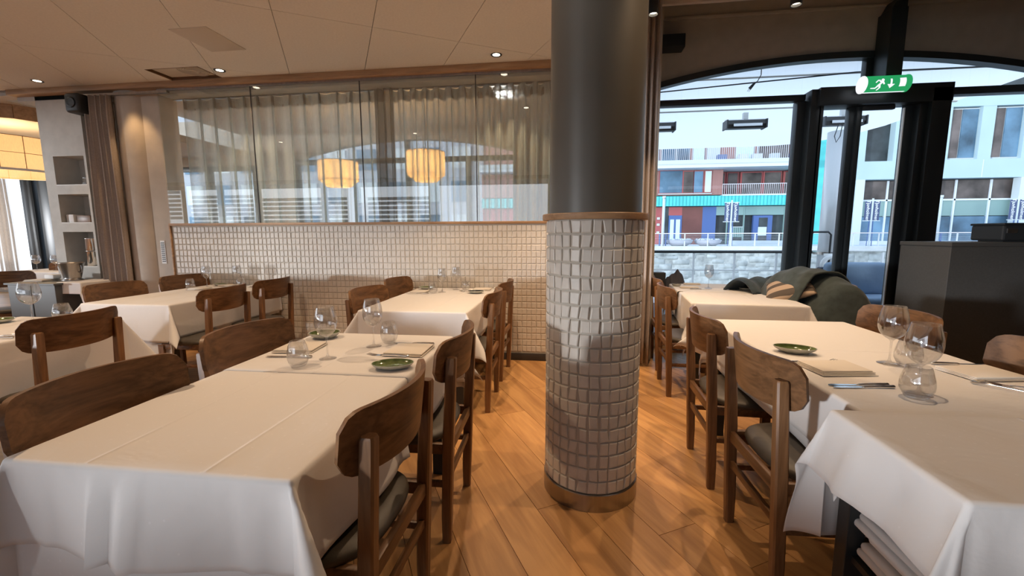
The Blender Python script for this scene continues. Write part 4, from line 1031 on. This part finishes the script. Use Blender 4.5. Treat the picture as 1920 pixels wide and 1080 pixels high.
def tumbler(label, x, y, z=.7505, h=.108, rb=.043, rim=.029):
    g = empty('water_tumbler', (x, y, z), 0, label=label, cat='tumbler', group='stemless water glasses')
    prof = [(0, 0), (.024, 0), (.030, .003), (.038, .018), (rb*.98, .034), (rb, .048), (rb*.96, .066), (rb*.84, .088), (rim, h)]
    inn = [(max(a-.0012, 0), b+.0008) for a, b in prof[3:]][::-1]+[(.026, .010), (0, .008)]
    bm = bmesh.new(); lathe(bm, prof+inn, 44); bm_obj('body', bm, M_glass, g, smooth=True); index(g); return g
def plate(label, x, y, rx=.088, ry=.07, rz=0, z=.7505, glaze=None, h=.022):
    g = empty('side_plate', (x, y, z), rz, label=label, cat='plate', group='small oval side plates')
    bm = bmesh.new(); lathe(bm, [(0, 0), (.55, 0), (.62, .002), (.9, h*.6), (1, h), (.985, h+.001), (.955, h-.001)], 48, sxy=(rx, ry)); bm_obj('plate_body', bm, M_stone, g, smooth=True)
    bm = bmesh.new(); lathe(bm, [(0, .004), (.55, .005), (.7, .007), (.88, h*.6), (.957, h-.0008)], 48, sxy=(rx, ry)); bm_obj('glaze', bm, glaze or M_green, g, smooth=True); index(g); return g
def extr(bm, pts, z0=0, th=.0016, wfn=None): pass
def knife(label, x, y, a, z=.751):
    g = empty('table_knife', (x, y, z), a, label=label, cat='knife', group='table knives')
    bm = bmesh.new(); prism(bm, [(.0, -.006), (.09, -.0095), (.105, -.006), (.112, .003), (.09, .006), (0, .005)], .002, .0035); bm_obj('blade', bm, M_chrome, g)
    bm = bmesh.new(); tube(bm, [(-.105, 0, .005), (-.10, 0, .005), (-.05, 0, .005), (.0, 0, .0042), (.008, 0, .003)], [.003, .0062, .0055, .0040, .0025], 10); bm_obj('handle', bm, M_chrome, g, smooth=True); index(g); return g
def fork(label, x, y, a, z=.751, tilt=0):
    g = empty('table_fork', (x, y, z), a, label=label, cat='fork', group='table forks'); g.rotation_euler = (0, tilt, a)
    bm = bmesh.new(); tube(bm, [(-.10, 0, .003), (-.095, 0, .004), (-.04, 0, .008), (.02, 0, .006), (.035, 0, .003)], [.002, .0055, .0035, .0028, .0045], 8); bm_obj('handle', bm, M_chrome, g, smooth=True)
    bm = bmesh.new(); prism(bm, [(.03, -.005), (.042, -.011), (.056, -.0125), (.056, .0125), (.042, .011), (.03, .005)], .001, .003); bm_obj('head', bm, M_chrome, g)
    for k in range(4):
        bm = bmesh.new(); yy = -.0108+k*.0072; tube(bm, [(.054, yy, .002), (.075, yy, .0035), (.098, yy, .008)], [.0016, .0015, .0008], 6); bm_obj('tine', bm, M_chrome, g)
    index(g); return g
def spoon(label, x, y, a, z=.751):
    g = empty('table_spoon', (x, y, z), a, label=label, cat='spoon')
    bm = bmesh.new(); tube(bm, [(-.10, 0, .003), (-.095, 0, .004), (-.04, 0, .008), (.03, 0, .006), (.045, 0, .004)], [.002, .0055, .0035, .003, .004], 8); bm_obj('handle', bm, M_chrome, g, smooth=True)
    bm = bmesh.new(); lathe(bm, [(0, .001), (.6, .003), (1, .009), (.95, .0095), (.5, .0045), (0, .003)], 24, (.068, 0, 0), (.029, .019)); bm_obj('bowl', bm, M_chrome, g, smooth=True)
def napkin(label, x, y, w, l, a, z=.7505, layers=3, t=.0045):
    bm = bmesh.new()
    for k in range(layers):
        o_ = .0022*k; bx(bm, -w/2+o_, w/2-(k % 2)*.007-o_, -l/2+o_*2, l/2-(k % 2)*.004, k*t, k*t+t*.86, t*.36, 3)
    for v in bm.verts: v.co.z += .0015*sin(9*v.co.x)*sin(11*v.co.y)+.0012
    o = bm_obj('napkin', bm, M_napkin, auto=60, loc=(x, y, z), rz=a); tag(o, label, 'napkin', 'folded linen napkins'); return o
# front left table
tumbler('water tumbler on the front left table, left of the wine glass', -1.118, 1.612)
wine('wine glass on the front left table in front of the green plate', -1.055, 1.728, rz=.2)
wine('wine glass on the front left table beside the right hand napkin', -.943, 1.95)
tumbler('water tumbler on the front left table, behind the second wine glass', -.895, 2.025)
plate('oval green glazed side plate with a fork on it, at the front left table edge', -.712, 1.635, .088, .062, .2)
fork('fork resting across the green plate on the front left table', -.775, 1.735, pi-.06, z=.768, tilt=.0)
knife('knife lying behind the right hand napkin on the front left table', -.760, 2.014, pi)
napkin('folded cream napkin on the right of the front left table, behind the green plate', -.735, 1.880, .19, .19, .0)
napkin('folded cream napkin on the left of the front left table, behind the tumbler', -1.275, 1.865, .19, .17, .1)
knife('knife lying before the left hand napkin on the front left table', -1.235, 1.722, pi+.08)
plate('oval green glazed side plate behind the first wine glass on the front left table', -1.285, 2.09, .080, .07, .3, h=.03)
# middle rear table
tumbler('water tumbler on the left of the middle rear table', -1.246, 3.834); wine('wine glass on the middle rear table, the left one', -1.177, 3.90, h=.225, rb=.042)
wine('wine glass on the middle rear table, the right one nearer the wall', -1.09, 4.10, h=.225, rb=.042); tumbler('water tumbler on the right of the middle rear table', -.99, 4.08, h=.085)
plate('small cream plate with a dark glazed centre on the middle rear table', -.845, 3.876, .08, .06, 0, glaze=M_dglaze)
plate('dark green side plate at the far left corner of the middle rear table', -1.40, 4.12, .085, .06, 0)
napkin('folded napkin at the left edge of the middle rear table', -1.385, 3.87, .16, .15, 0); napkin('folded napkin at the far right of the middle rear table', -.83, 4.11, .18, .12, 0)
knife('knife beside the left napkin of the middle rear table', -1.37, 3.76, pi)
fork('fork left of the dark centred plate on the middle rear table', -.95, 3.93, pi-.6); knife('knife at the far right of the middle rear table', -.80, 4.19, pi)
# rear left table
tumbler('water tumbler on the left of the rear left table', -3.79, 3.84); wine('wine glass on the rear left table, the left one', -3.75, 4.0, h=.225, rb=.042)
wine('wine glass on the rear left table, the right one in front of the tiles', -3.46, 4.08, h=.225, rb=.042); tumbler('water tumbler half hidden behind a chair at the rear left table', -3.36, 4.0)
napkin('folded napkin on the rear left table between tumbler and wine glass', -3.70, 3.86, .17, .13, 0); napkin('folded napkin at the far side of the rear left table', -3.62, 4.13, .16, .12, 0)
knife('knife near the napkin on the rear left table', -3.66, 3.76, pi); plate('dark green plate near the wall on the rear left table', -3.74, 4.16, .08, .05)
napkin('folded napkin on the right of the rear left table', -3.28, 4.13, .13, .12, 0)
# far left table
wine('large balloon wine glass on the far left table', -3.44, 2.30, h=.25, rb=.056, rim=.042); tumbler('water tumbler at the far right corner of the far left table', -3.25, 2.33, h=.11, rb=.049, rim=.034)
plate('oval green plate on the far left table', -3.60, 2.22, .10, .07, .2); napkin('folded napkin beside the green plate on the far left table', -3.62, 2.07, .2, .13, .2)
knife('knife on the far left table, the farther of two', -3.06, 1.91, pi+.3); knife('knife on the far left table, the nearer of two', -3.05, 1.86, pi+.2)
# front right table
wine('big balloon wine glass on the front right table, the nearer one', 1.197, 1.572, h=.245, rb=.051, rim=.038, base=.040); wine('big balloon wine glass on the front right table, the farther one', 1.352, 1.937, h=.245, rb=.051, rim=.038, base=.042)
tumbler('water tumbler in front of the nearer balloon glass on the front right table', 1.158, 1.528, h=.11, rb=.047, rim=.033); tumbler('water tumbler beside the farther balloon glass on the front right table', 1.395, 1.90, h=.11, rb=.047, rim=.033)
plate('oval green glazed plate on the front right table', 1.048, 2.075, .088, .058, -.3, h=.026)
fork('fork on the front right table, pointing toward the glasses', 1.06, 1.90, .42, z=.752); knife('knife under the fork on the front right table', .985, 1.905, .25)
napkin('folded cream napkin in front of the green plate on the front right table', 1.075, 1.815, .215, .16, .14, z=.7505, layers=4)
knife('knife at the near left edge of the front right table, the farther of two', 1.05, 1.632, .1+pi); knife('knife at the near left edge of the front right table, the nearer of two', 1.055, 1.610, .1+pi)
knife('knife at the far right edge of the front right table', 1.62, 1.952, .05); napkin('folded cream napkin on the right of the front right table', 1.60, 1.82, .22, .16, .16)
spoon('spoon at the right edge of the front right table', 1.54, 1.64, -.8); fork('fork beside the spoon at the right edge of the front right table', 1.60, 1.66, 2.5)
# window table
wine('single wine glass on the window table against the window', 1.40, 4.45, h=.235, rb=.043); plate('cream plate with dark centre on the window table', 1.74, 4.36, .085, .06, 0, glaze=M_dglaze)
napkin('folded napkin on the near left of the window table', 1.22, 4.46, .18, .11, RZ); fork('fork left of the dark centred plate on the window table', 1.62, 4.44, 2.5)
napkin('folded napkin at the far left end of the window table', 1.33, 4.76, .17, .09, RZ); knife('knife beside the napkin on the window table', 1.30, 4.36, .1)
plate('small dark glazed plate at the left edge of the window table', 1.13, 4.60, .05, .04, 0, glaze=M_dglaze)

# ================================================================== OTHER THINGS
# blanket, cushions by the window table
M_blk = mat('grey_green_wool', (.040, .054, .054), 1.0, noise=(20, .25), bump=(180, .5, .002), sheen=.15)
M_blu = mat('dark_teal_wool', (.035, .055, .07), 1.0, noise=(20, .25), bump=(180, .5, .002), sheen=.15)
def drape(name, label, mt, ctr, hx, hy, top, fn, n=44, th=.012, cat='blanket', rz=0):
    bm = bmesh.new(); G_ = [[bm.verts.new(fn(-1+2*i/n, -1+2*j/n)) for j in range(n+1)] for i in range(n+1)]
    for i in range(n):
        for j in range(n): bm.faces.new((G_[i][j], G_[i+1][j], G_[i+1][j+1], G_[i][j+1]))
    o = bm_obj(name, bm, mt, smooth=True, loc=ctr, rz=rz); mo = o.modifiers.new('t', 'SOLIDIFY'); mo.thickness = th; mo.offset = -1
    return tag(o, label, cat)
def fn1(a, b):     # big blanket over the chair back: a across (x), b along (y), its near end hanging down
    t = max(0, (-b-.72)/.28); bb = max(b, -.72)
    x = a*.25; y = bb*.50-.10*t
    ridge = .925+.03*sin(2.4*bb+.6)-.07*max(0, -bb-.1)**1.3-.05*max(0, bb-.3)
    fall = .42*abs(a)**2.4 if a < 0 else .55*abs(a)**2.6
    z = ridge-fall-.006*sin(5*b+3*a)*abs(a)-.004*sin(17*b-2+4*a)-.36*t**1.15*(1-.25*abs(a))
    x += .01*sin(5*b)*abs(a)+.06*(1 if a > 0 else -1)*abs(a)**3*(1-.8*t)
    return (x, y, z)
drape('wool_blanket', 'large grey green wool blanket draped over the chair beside the window table', M_blk, (2.16, 3.93, .03), .3, .5, .9, fn1)
def fn2(a, b):
    z = .965-.20*abs(a)**2.2-.10*max(0, b)**2+.010*sin(4*a+2*b)+.006*sin(9*b-4*a)-.16*max(0, -a-.45)
    return (a*.27-.02*b, b*.24, z)
drape('folded_blanket', 'smaller grey blanket folded over the striped cushion by the window', M_blk, (2.02, 3.98, .035), .2, .2, .9, fn2, th=.016, rz=.25)
def fn3(a, b):
    z = .93-.12*abs(b)**2-.10*(a+1)*.5*.6+.016*sin(7*a+1)+.03*a
    return (a*.24, b*.17, z)
drape('teal_blanket', 'dark teal blanket edge reaching toward the window table behind the striped cushion', M_blu, (1.80, 4.32, -.03), .2, .2, .9, fn3, th=.02, rz=.5)
def cushion(name, label, mt, loc, sx, sy, sz, rot):
    bm = bmesh.new(); n = 20; tops = []
    for side in (1, -1):
        G_ = []
        for i in range(n+1):
            row = []
            for j in range(n+1):
                a, b = -1+2*i/n, -1+2*j/n; h_ = (1-abs(a)**2.6)**.6*(1-abs(b)**2.6)**.6
                pin = 1-.10*(1-abs(a))*abs(b)**4; pin2 = 1-.10*(1-abs(b))*abs(a)**4
                row.append(bm.verts.new((a*sx*pin2, b*sy*pin, side*(sz*h_+.002))))
            G_.append(row)
        for i in range(n):
            for j in range(n): bm.faces.new((G_[i][j], G_[i+1][j], G_[i+1][j+1], G_[i][j+1]))
    bmesh.ops.remove_doubles(bm, verts=bm.verts[:], dist=.005)
    o = bm_obj(name, bm, mt, smooth=True, loc=loc); o.rotation_euler = rot; return tag(o, label, 'cushion')
def stripes():
    m_ = mat('striped_ticking', (.5, .4, .3), .95); t = m_.node_tree; b = t.nodes['Principled BSDF']
    co = t.nodes.new('ShaderNodeTexCoord'); sp = t.nodes.new('ShaderNodeSeparateXYZ'); mm = t.nodes.new('ShaderNodeMath'); mm.operation = 'MULTIPLY'; mm.inputs[1].default_value = 8.0
    fr_ = t.nodes.new('ShaderNodeMath'); fr_.operation = 'FRACT'; rr = t.nodes.new('ShaderNodeValToRGB'); rr.color_ramp.interpolation = 'CONSTANT'
    e = rr.color_ramp.elements; e[0].color = (.42, .31, .22, 1); e[1].position = .55; e[1].color = (.09, .07, .055, 1)
    t.links.new(co.outputs['Object'], sp.inputs[0]); t.links.new(sp.outputs['Y'], mm.inputs[0]); t.links.new(mm.outputs[0], fr_.inputs[0]); t.links.new(fr_.outputs[0], rr.inputs[0]); t.links.new(rr.outputs[0], b.inputs['Base Color'])
    return m_
cushion('striped_cushion', 'beige and brown striped cushion under the grey blanket by the window table', stripes(), (1.90, 3.93, .825), .19, .21, .065, (RAD(20), RAD(-18), -.5))
cushion('dark_cushion', 'dark cushion beneath the striped one by the window table', M_blu, (2.06, 4.02, .66), .22, .24, .06, (0, RAD(25), .1))
# dark jacket at the far left end of the window table
def fn4(a, b):
    z = .89-.16*abs(a)**1.8-.16*abs(b)**2+.02*sin(6*a+3*b)+.01*sin(14*a)
    return (a*.13+.03*b, b*.12, z)
drape('dark_jacket', 'dark grey jacket heaped at the far left end of the window table by the glass', mat('jacket_cloth', (.05, .05, .06), .9, bump=(60, .3, .002)), (1.20, 4.93, -.01), .1, .1, .9, fn4, n=26, th=.01, cat='jacket')
o = box('dark_box', M_plast, .93, 1.06, 4.78, 4.88, .735, .875, bev=.006); tag(o, 'small black box standing by the glass behind the curtain edge', 'box')
sl = box('window_ledge', M_chair, .87, 1.30, 4.86, 4.99, .70, .735, bev=.004); sl['kind'] = 'structure'

# dark host counter on the right
ct = empty('host_counter', (3.25, 3.42, 0), label='tall charcoal counter on the right edge with a black device on top', cat='counter')
bm = bmesh.new(); bx(bm, -.72, 1.6, -.22, .22, .04, 1.205, .003); bm_obj('body', bm, M_counter, ct)
bm = bmesh.new(); bx(bm, -.725, 1.62, -.225, .225, 1.205, 1.232, .003); bm_obj('worktop', bm, M_counter, ct)
bm = bmesh.new(); bx(bm, -.69, 1.58, -.19, .19, 0, .04); bm_obj('plinth', bm, M_black, ct)
pt = empty('receipt_printer', (3.06, 3.42, 1.232), label='black receipt printer on top of the charcoal counter', cat='printer')
bm = bmesh.new(); bx(bm, -.15, .12, -.12, .12, .008, .115, .012); bm_obj('casing', bm, M_plast, pt)
bm = bmesh.new(); bx(bm, -.155, .125, -.125, .125, .112, .128, .005); bm_obj('lid', bm, M_black, pt)
bm = bmesh.new(); bx(bm, -.13, -.07, -.124, -.118, .06, .09); bm_obj('button_panel', bm, M_steel, pt)
bm = bmesh.new(); bx(bm, -.12, .09, -.09, .09, 0, .01); bm_obj('foot', bm, M_black, pt)

# speakers
sp = empty('wall_speaker', (1.02, 4.93, 3.26), label='black rectangular loudspeaker on the wall above the bay window, left of the arch', cat='speaker')
bm = bmesh.new(); bx(bm, -.15, .15, -.09, .06, -.068, .068, .008); bm_obj('cabinet', bm, M_plast, sp); bm = bmesh.new(); bx(bm, -.14, .14, -.096, -.088, -.058, .058, .004); bm_obj('grille', bm, M_black, sp)
sp = empty('corner_speaker', (-5.24, 4.17, 2.70), label='small black loudspeaker high on the niche wall beside the mauve curtain', cat='speaker')
bm = bmesh.new(); bx(bm, -.10, .08, -.07, .12, -.10, .10, .03, 4); bm_obj('cabinet', bm, M_plast, sp, smooth=True); bm = bmesh.new(); lathe(bm, [(0, 0), (.05, 0), (.055, .006), (.04, .004), (.02, .002), (0, .006)], 24); 
for v in bm.verts: v.co = Vector((v.co.x-.01, -.07-v.co.z, v.co.y))
bm_obj('driver', bm, M_black, sp, smooth=True)
# ceiling vent in its recess
vt = empty('ceiling_diffuser', (-3.83, 4.05, CZ), label='swirl air diffuser in a square brown sided ceiling recess', cat='vent')
M_rec = mat('recess_side', (.13, .06, .02), .8)
for a in ((-.29, -.275, -.15, .15), (.275, .29, -.15, .15), (-.29, .29, -.15, -.14), (-.29, .29, .14, .15)):
    bm = bmesh.new(); bx(bm, *a, .0, .04); bm_obj('recess_side', bm, M_rec, vt)
bm = bmesh.new(); bx(bm, -.29, .29, -.15, .15, .025, .04); bm_obj('face_plate', bm, M_ceil2, vt)
for k in range(7):
    bm = bmesh.new(); R_ = .03+.017*k; lathe(bm, [(R_, 0), (R_+.006, 0), (R_+.006, -.008), (R_, -.008), (R_, 0)], 36, (.10, 0, .026)); bm_obj('ring', bm, M_ceil2, vt)
# exit sign: lit green cylinder with running figure, arrow and door
ES = empty('exit_sign', (2.966, 4.70, 2.700), rz=0, label='lit green emergency exit sign cylinder with running figure, arrow and door above the door', cat='sign')
SR = .074; SLn = .36
M_sg = emit('sign_green', (.02, .30, .10), 1.0); M_sw = emit('sign_white', (.9, .93, 1.0), 1.0)
bm = bmesh.new(); n = 40
A1 = RAD(-80); A2 = RAD(150)
def cyl(x, a, R=SR): return (x, -R*cos(a), R*sin(a))
rows = [[bm.verts.new(cyl(-SLn/2+SLn*i/12, A1+(A2-A1)*k/n)) for k in range(n+1)] for i in range(13)]
for a, b in zip(rows, rows[1:]):
    for k in range(n): bm.faces.new((a[k], b[k], b[k+1], a[k+1]))
bm_obj('green_wrap', bm, M_sg, ES, smooth=True)
bm = bmesh.new(); rows = [[bm.verts.new(cyl(-SLn/2+SLn*i/2, A2+(2*pi+A1-A2)*k/16, SR)) for k in range(17)] for i in range(3)]
for a, b in zip(rows, rows[1:]):
    for k in range(16): bm.faces.new((a[k], b[k], b[k+1], a[k+1]))
bm_obj('white_base', bm, M_sw, ES, smooth=True)
for s in (-1, 1):
    bm = bmesh.new()
    for k in range(1): lathe(bm, [(0, 0), (SR*.99, 0), (SR*1.05, .006), (SR*1.05, .016), (SR*.9, .020), (0, .026)], 40)
    for v in bm.verts: v.co = Vector((s*(SLn/2+v.co.z), v.co.x, v.co.y))
    bm_obj('end_cap', bm, M_sw if s < 0 else M_sg, ES, smooth=True)
bm = bmesh.new(); bx(bm, -.03, .03, .06, .165, -.03, .03); bx(bm, -.15, .15, .06, .165, -.02, .0); bm_obj('bracket', bm, M_frame, ES)
def on_sign(name, polys):
    bm = bmesh.new()
    for P in polys:
        # P in (x, arc) metres, arc measured up from the axis facing the room
        f = bm.faces.new([bm.verts.new((p[0], 0, p[1])) for p in P])
    bmesh.ops.triangulate(bm, faces=bm.faces[:]); bmesh.ops.subdivide_edges(bm, edges=bm.edges[:], cuts=3, use_grid_fill=True)
    for v in bm.verts:
        a = (v.co.z-.022)/SR; v.co = Vector(cyl(v.co.x, a, SR+.0012))
    return bm_obj(name, bm, M_sw, ES)
# arrow, door
on_sign('arrow', [[(.012, .048), (.028, .048), (.028, .0), (.012, .0)], [(-.012, .0), (.052, .0), (.020, -.036)]])
on_sign('door_symbol', [[(.092, .052), (.146, .054), (.146, -.022), (.092, -.024)]])
hd = [(-.052+.013*cos(a), .040+.013*sin(a)) for a in [2*pi*k/10 for k in range(10)]]
on_sign('running_figure', [hd, [(-.088, .034), (-.060, .034), (-.046, .022), (-.078, -.010), (-.094, -.002), (-.074, .016)],
    [(-.088, .034), (-.110, .014), (-.117, .020), (-.094, .042), (-.064, .040)], [(-.062, .022), (-.044, -.002), (-.034, .004), (-.046, .028)],
    [(-.094, -.002), (-.110, -.026), (-.146, -.028), (-.146, -.036), (-.104, -.038), (-.078, -.010)], [(-.084, -.008), (-.070, -.002), (-.062, -.028), (-.078, -.056), (-.090, -.052), (-.078, -.028)]])
for x_, y_ in ((-4.2, 5.9), (-2.6, 5.6), (-.9, 5.9)):  # fill spots added to brighten the far room behind the sheers
    p_ = empty('downlight', (x_, y_, 3.30), label='added fill light under the far room ceiling, %s' % {-4.2: 'left one', -2.6: 'middle one', -.9: 'right one'}[x_], cat='ceiling light')
    bm = bmesh.new(); lathe(bm, [(.034, -.001), (.050, -.004), (.052, -.001), (.052, .004), (.040, .004), (.034, .03)], 24); bm_obj('trim_ring', bm, M_black, p_, smooth=True)
    l = lamp('beam', 'SPOT', (0, 0, -.012), 85, (.95, .98, 1), shadow_soft_size=.05, spot_size=RAD(150), spot_blend=.6); l.parent = p_
# pendant lamps of the far room
M_shade = sheer('lamp_shade_linen', (.85, .62, .32), .97)
def drum(x, y, z0, z1, R, label, parent=None, mt=None, en=14, low=True):
    p = empty('drum_pendant', (x, y, z0), label=label, cat='lamp')
    h_ = z1-z0
    bm = bmesh.new(); lathe(bm, [(R, h_), (R, .0)], 48); o = bm_obj('shade', bm, mt or M_shade, p, smooth=True)
    bm = bmesh.new()
    if low: lathe(bm, [(R*.98, .0), (R*.62, -.09), (R*.60, -.10)], 48); bm_obj('lower_diffuser', bm, mt or M_shade, p, smooth=True)
    for z in (0, h_*.98): bm = bmesh.new(); lathe(bm, [(R+.002, z), (R+.004, z), (R+.004, z+.008), (R+.002, z+.008)], 48); bm_obj('shade_ring', bm, M_trim, p)
    bm = bmesh.new(); tube(bm, [(0, 0, h_*.5), (0, 0, (3.3 if low else 2.88)-z0)], .006, 6); bm_obj('cord', bm, M_black, p)
    l = lamp('bulb', 'POINT', (0, 0, h_*.5), en, (1, .72, .40), shadow_soft_size=.06); l.parent = p
    return p
drum(-3.60, 6.5, 2.14, 2.43, .30, 'amber linen drum pendant in the far room, the left one', en=16); drum(-2.17, 6.5, 2.20, 2.54, .29, 'amber linen drum pendant in the far room, the right one', en=16)
bp_ = drum(-7.95, 5.25, 2.17, 2.62, .74, 'huge peach fabric drum lamp at the far left edge', mt=sheer('big_shade', (.95, .72, .48), .95), en=34, low=False)
bm = bmesh.new()
for k in range(20):
    a = 2*pi*k/20; bx(bm, .742*cos(a)-.003, .742*cos(a)+.003, .742*sin(a)-.003, .742*sin(a)+.003, 0, .45)
lathe(bm, [(.742, .22), (.746, .22), (.746, .226), (.742, .226)], 60); bm_obj('shade_frame', bm, M_trim, bp_)
bm = bmesh.new(); lathe(bm, [(.742, -.01), (.75, -.01), (.75, .02), (.742, .02)], 60); bm_obj('lower_ring', bm, M_white, bp_)

# grey sideboard with ice bucket
sb = empty('grey_sideboard', (-5.60, 4.0, 0), label='grey panelled service sideboard below the niches', cat='sideboard')
bm = bmesh.new(); bx(bm, -.34, .25, -.20, .18, .0, .775, .003); bm_obj('body', bm, M_greypanel, sb)
bm = bmesh.new(); bx(bm, -.36, .27, -.22, .22, .775, .795, .003); bm_obj('top', bm, M_greypanel, sb)
bm = bmesh.new(); bx(bm, -.05, -.045, -.206, -.2, .02, .77); bm_obj('panel_joint', bm, M_black, sb)
cloth('small white cloth hanging over the right end of the grey sideboard', -5.42, -5.13, 3.88, 4.24, .800, (0, .18, .13, 0), 14, wave=.008, lean=3, cone=20)
ib = empty('champagne_bucket', (-5.46, 4.06, .803), label='large ribbed steel champagne bucket with handles on the sideboard', cat='bucket')
bm = bmesh.new(); lathe(bm, [(0, 0), (.14, 0), (.145, .006), (.11, .02), (.115, .035), (.165, .215), (.178, .222), (.178, .228), (.160, .228), (.11, .04), (0, .035)], 48)
for v in bm.verts:
    if .03 < v.co.z < .21: 
        a = atan2(v.co.y, v.co.x); k = 1+.012*sin(24*a); v.co.x *= k; v.co.y *= k
for v in bm.verts: v.co.x *= .64; v.co.y *= .64; v.co.z *= .86
bm_obj('bucket', bm, M_steel, ib, smooth=True)
for s in (-1, 1): bm = bmesh.new(); tube(bm, [(s*.10, 0, .165), (s*.128, 0, .165), (s*.132, 0, .13), (s*.13, 0, .09), (s*.09, 0, .09)], .006, 8); bm_obj('handle', bm, M_steel, ib)
for k, (x, y, h_) in enumerate(((-5.60, 4.40, .17), (-5.50, 4.42, .17), (-5.66, 4.46, .13))):
    c_ = empty('steel_pitcher', (x, y, .937), label=['steel wine cooler in the lowest niche, middle one', 'steel wine cooler in the lowest niche, right one', 'short steel cooler in the lowest niche, left one'][k], cat='cooler', group='steel coolers in the niche')
    bm = bmesh.new(); lathe(bm, [(0, 0), (.052, 0), (.055, .004), (.058, h_*2-.02), (.061, h_*2-.01), (.056, h_*2-.012), (.053, .006), (0, .006)], 36); bm_obj('vessel', bm, M_chrome, c_, smooth=True)
    bm = bmesh.new(); lathe(bm, [(.0585, h_), (.0605, h_), (.0605, h_+.01), (.0585, h_+.01)], 36); bm_obj('band', bm, M_steel, c_, smooth=True)
for x, s in ((-5.49, 0), (-5.56, 0), (-5.46, 1)):
    tumbler('small glass standing in the uppermost niche, '+('rear one' if s else ('right front one' if x > -5.5 else 'left front one')), x, 4.40+.07*s, 1.875, h=.09, rb=.032, rim=.028)
for k, (x, w_) in enumerate(((-5.79, .10), (-5.47, .05))):
    o = box('stacked_napkins', M_cloth, x-w_/2+.02, x+w_/2+.02, 4.34, 4.46, 1.447, 1.54, bev=.01); tag(o, ['wide stack of white napkins in the middle niche, left', 'narrow stack of white napkins in the middle niche, right'][k], 'napkins')
o = box('wooden_caddy', M_chair, -5.70, -5.52, 4.36, 4.50, 1.447, 1.53, bev=.004); tag(o, 'dark wooden box between the napkin stacks in the middle niche', 'box')
o = napkin('white napkin pile lying on the grey sideboard', -5.78, 4.0, .22, .2, .1, z=.797, layers=4)
o = box('salt_box', M_white, -5.78, -5.66, 4.02, 4.10, .818, .865, bev=.008); tag(o, 'small white box on the napkin pile on the sideboard', 'box')
# table in the far left room
T('small dining table in the far left room near the window', -8.6, -7.4, 5.5, 6.3)
cloth('white tablecloth on the table in the far left room', -8.62, -7.38, 5.48, 6.32, .7475, (.25, .25, .25, .25), 15)
for k, x in enumerate((-8.3, -7.95, -7.6)): wine(['balloon glass on the far left room table, left', 'balloon glass on the far left room table, middle', 'balloon glass on the far left room table, right'][k], x, 5.7, h=.24, rb=.055, rim=.042)
tumbler('tumbler on the far left room table', -7.7, 5.6, h=.1, rb=.05, rim=.04)

# ================================================================== DOWNLIGHTS
def down(x, y, label, en, z=CZ, size=62, blend=.35, aim=None, col_=(1, .70, .44), rad=.02):
    p = empty('downlight', (x, y, z), label=label, cat='ceiling light', group='recessed downlights')
    bm = bmesh.new(); lathe(bm, [(.034, -.001), (.050, -.004), (.052, -.001), (.052, .004), (.040, .004), (.034, .03)], 32); bm_obj('trim_ring', bm, M_black, p, smooth=True)
    bm = bmesh.new(); lathe(bm, [(0, -.0015), (.033, -.0015)], 24); bm_obj('lens', bm, emit('lens_glow', (1, .85, .65), 6), p)
    l = lamp('beam', 'SPOT', (0, 0, -.012), en, col_, shadow_soft_size=rad, spot_size=RAD(size), spot_blend=blend); l.parent = p
    if aim: l.rotation_euler = (Vector(aim)-Vector((x, y, z))).to_track_quat('-Z', 'Y').to_euler()
    return p
SP = .70
down(-5.52, 4.02, 'recessed downlight above the niche wall at the left', 50*SP, aim=(-5.2, 3.2, 0), size=70)
lamp('beam', 'SPOT', (-4.62, 4.10, 2.88), 22, (1, .62, .30), aim=(-4.66, 4.28, 0), shadow_soft_size=.03, spot_size=RAD(60), spot_blend=.6)
down(-3.41, 4.02, 'recessed downlight beside the ceiling diffuser', 75*SP, size=95)
down(-.66, 4.03, 'recessed downlight left of the column near the tiled wall', 85*SP, size=95)
down(-5.0, 1.4, 'recessed downlight above the far left table', 150*SP, size=110)
down(-2.45, 1.7, 'recessed downlight between the left tables', 150*SP, size=110)
down(-.55, 2.85, 'recessed downlight above the aisle behind the front left table', 120*SP, size=105)
def spot_can(x, y, z, label, en, size=80, ztop=3.37):
    p = empty('ceiling_spot', (x, y, z), label=label, cat='ceiling light', group='black cylinder spots')
    bm = bmesh.new(); lathe(bm, [(0, .14), (.034, .14), (.036, .136), (.036, 0), (.031, 0), (.031, .03), (0, .03)], 32); bm_obj('can', bm, M_black, p, auto=40)
    bm = bmesh.new(); lathe(bm, [(0, .018), (.031, .018)], 24); bm_obj('lens', bm, emit('lens_glow', (1, .85, .65), 6), p)
    bm = bmesh.new(); tube(bm, [(0, 0, .14), (0, 0, ztop-z)], .008, 8); bm_obj('rod', bm, M_black, p)
    l = lamp('beam', 'SPOT', (0, 0, .012), en, (1, .70, .44), shadow_soft_size=.02, spot_size=RAD(size), spot_blend=.35); l.parent = p
spot_can(1.545, 3.40, 2.86, 'black cylinder spotlight hanging from the right ceiling', 90, 90)
spot_can(.590, 3.40, 2.86, 'black cylinder spotlight just right of the column top', 90, 90)
spot_can(1.15, 1.9, 3.20, 'black cylinder spotlight above the front right table', 85, 100)
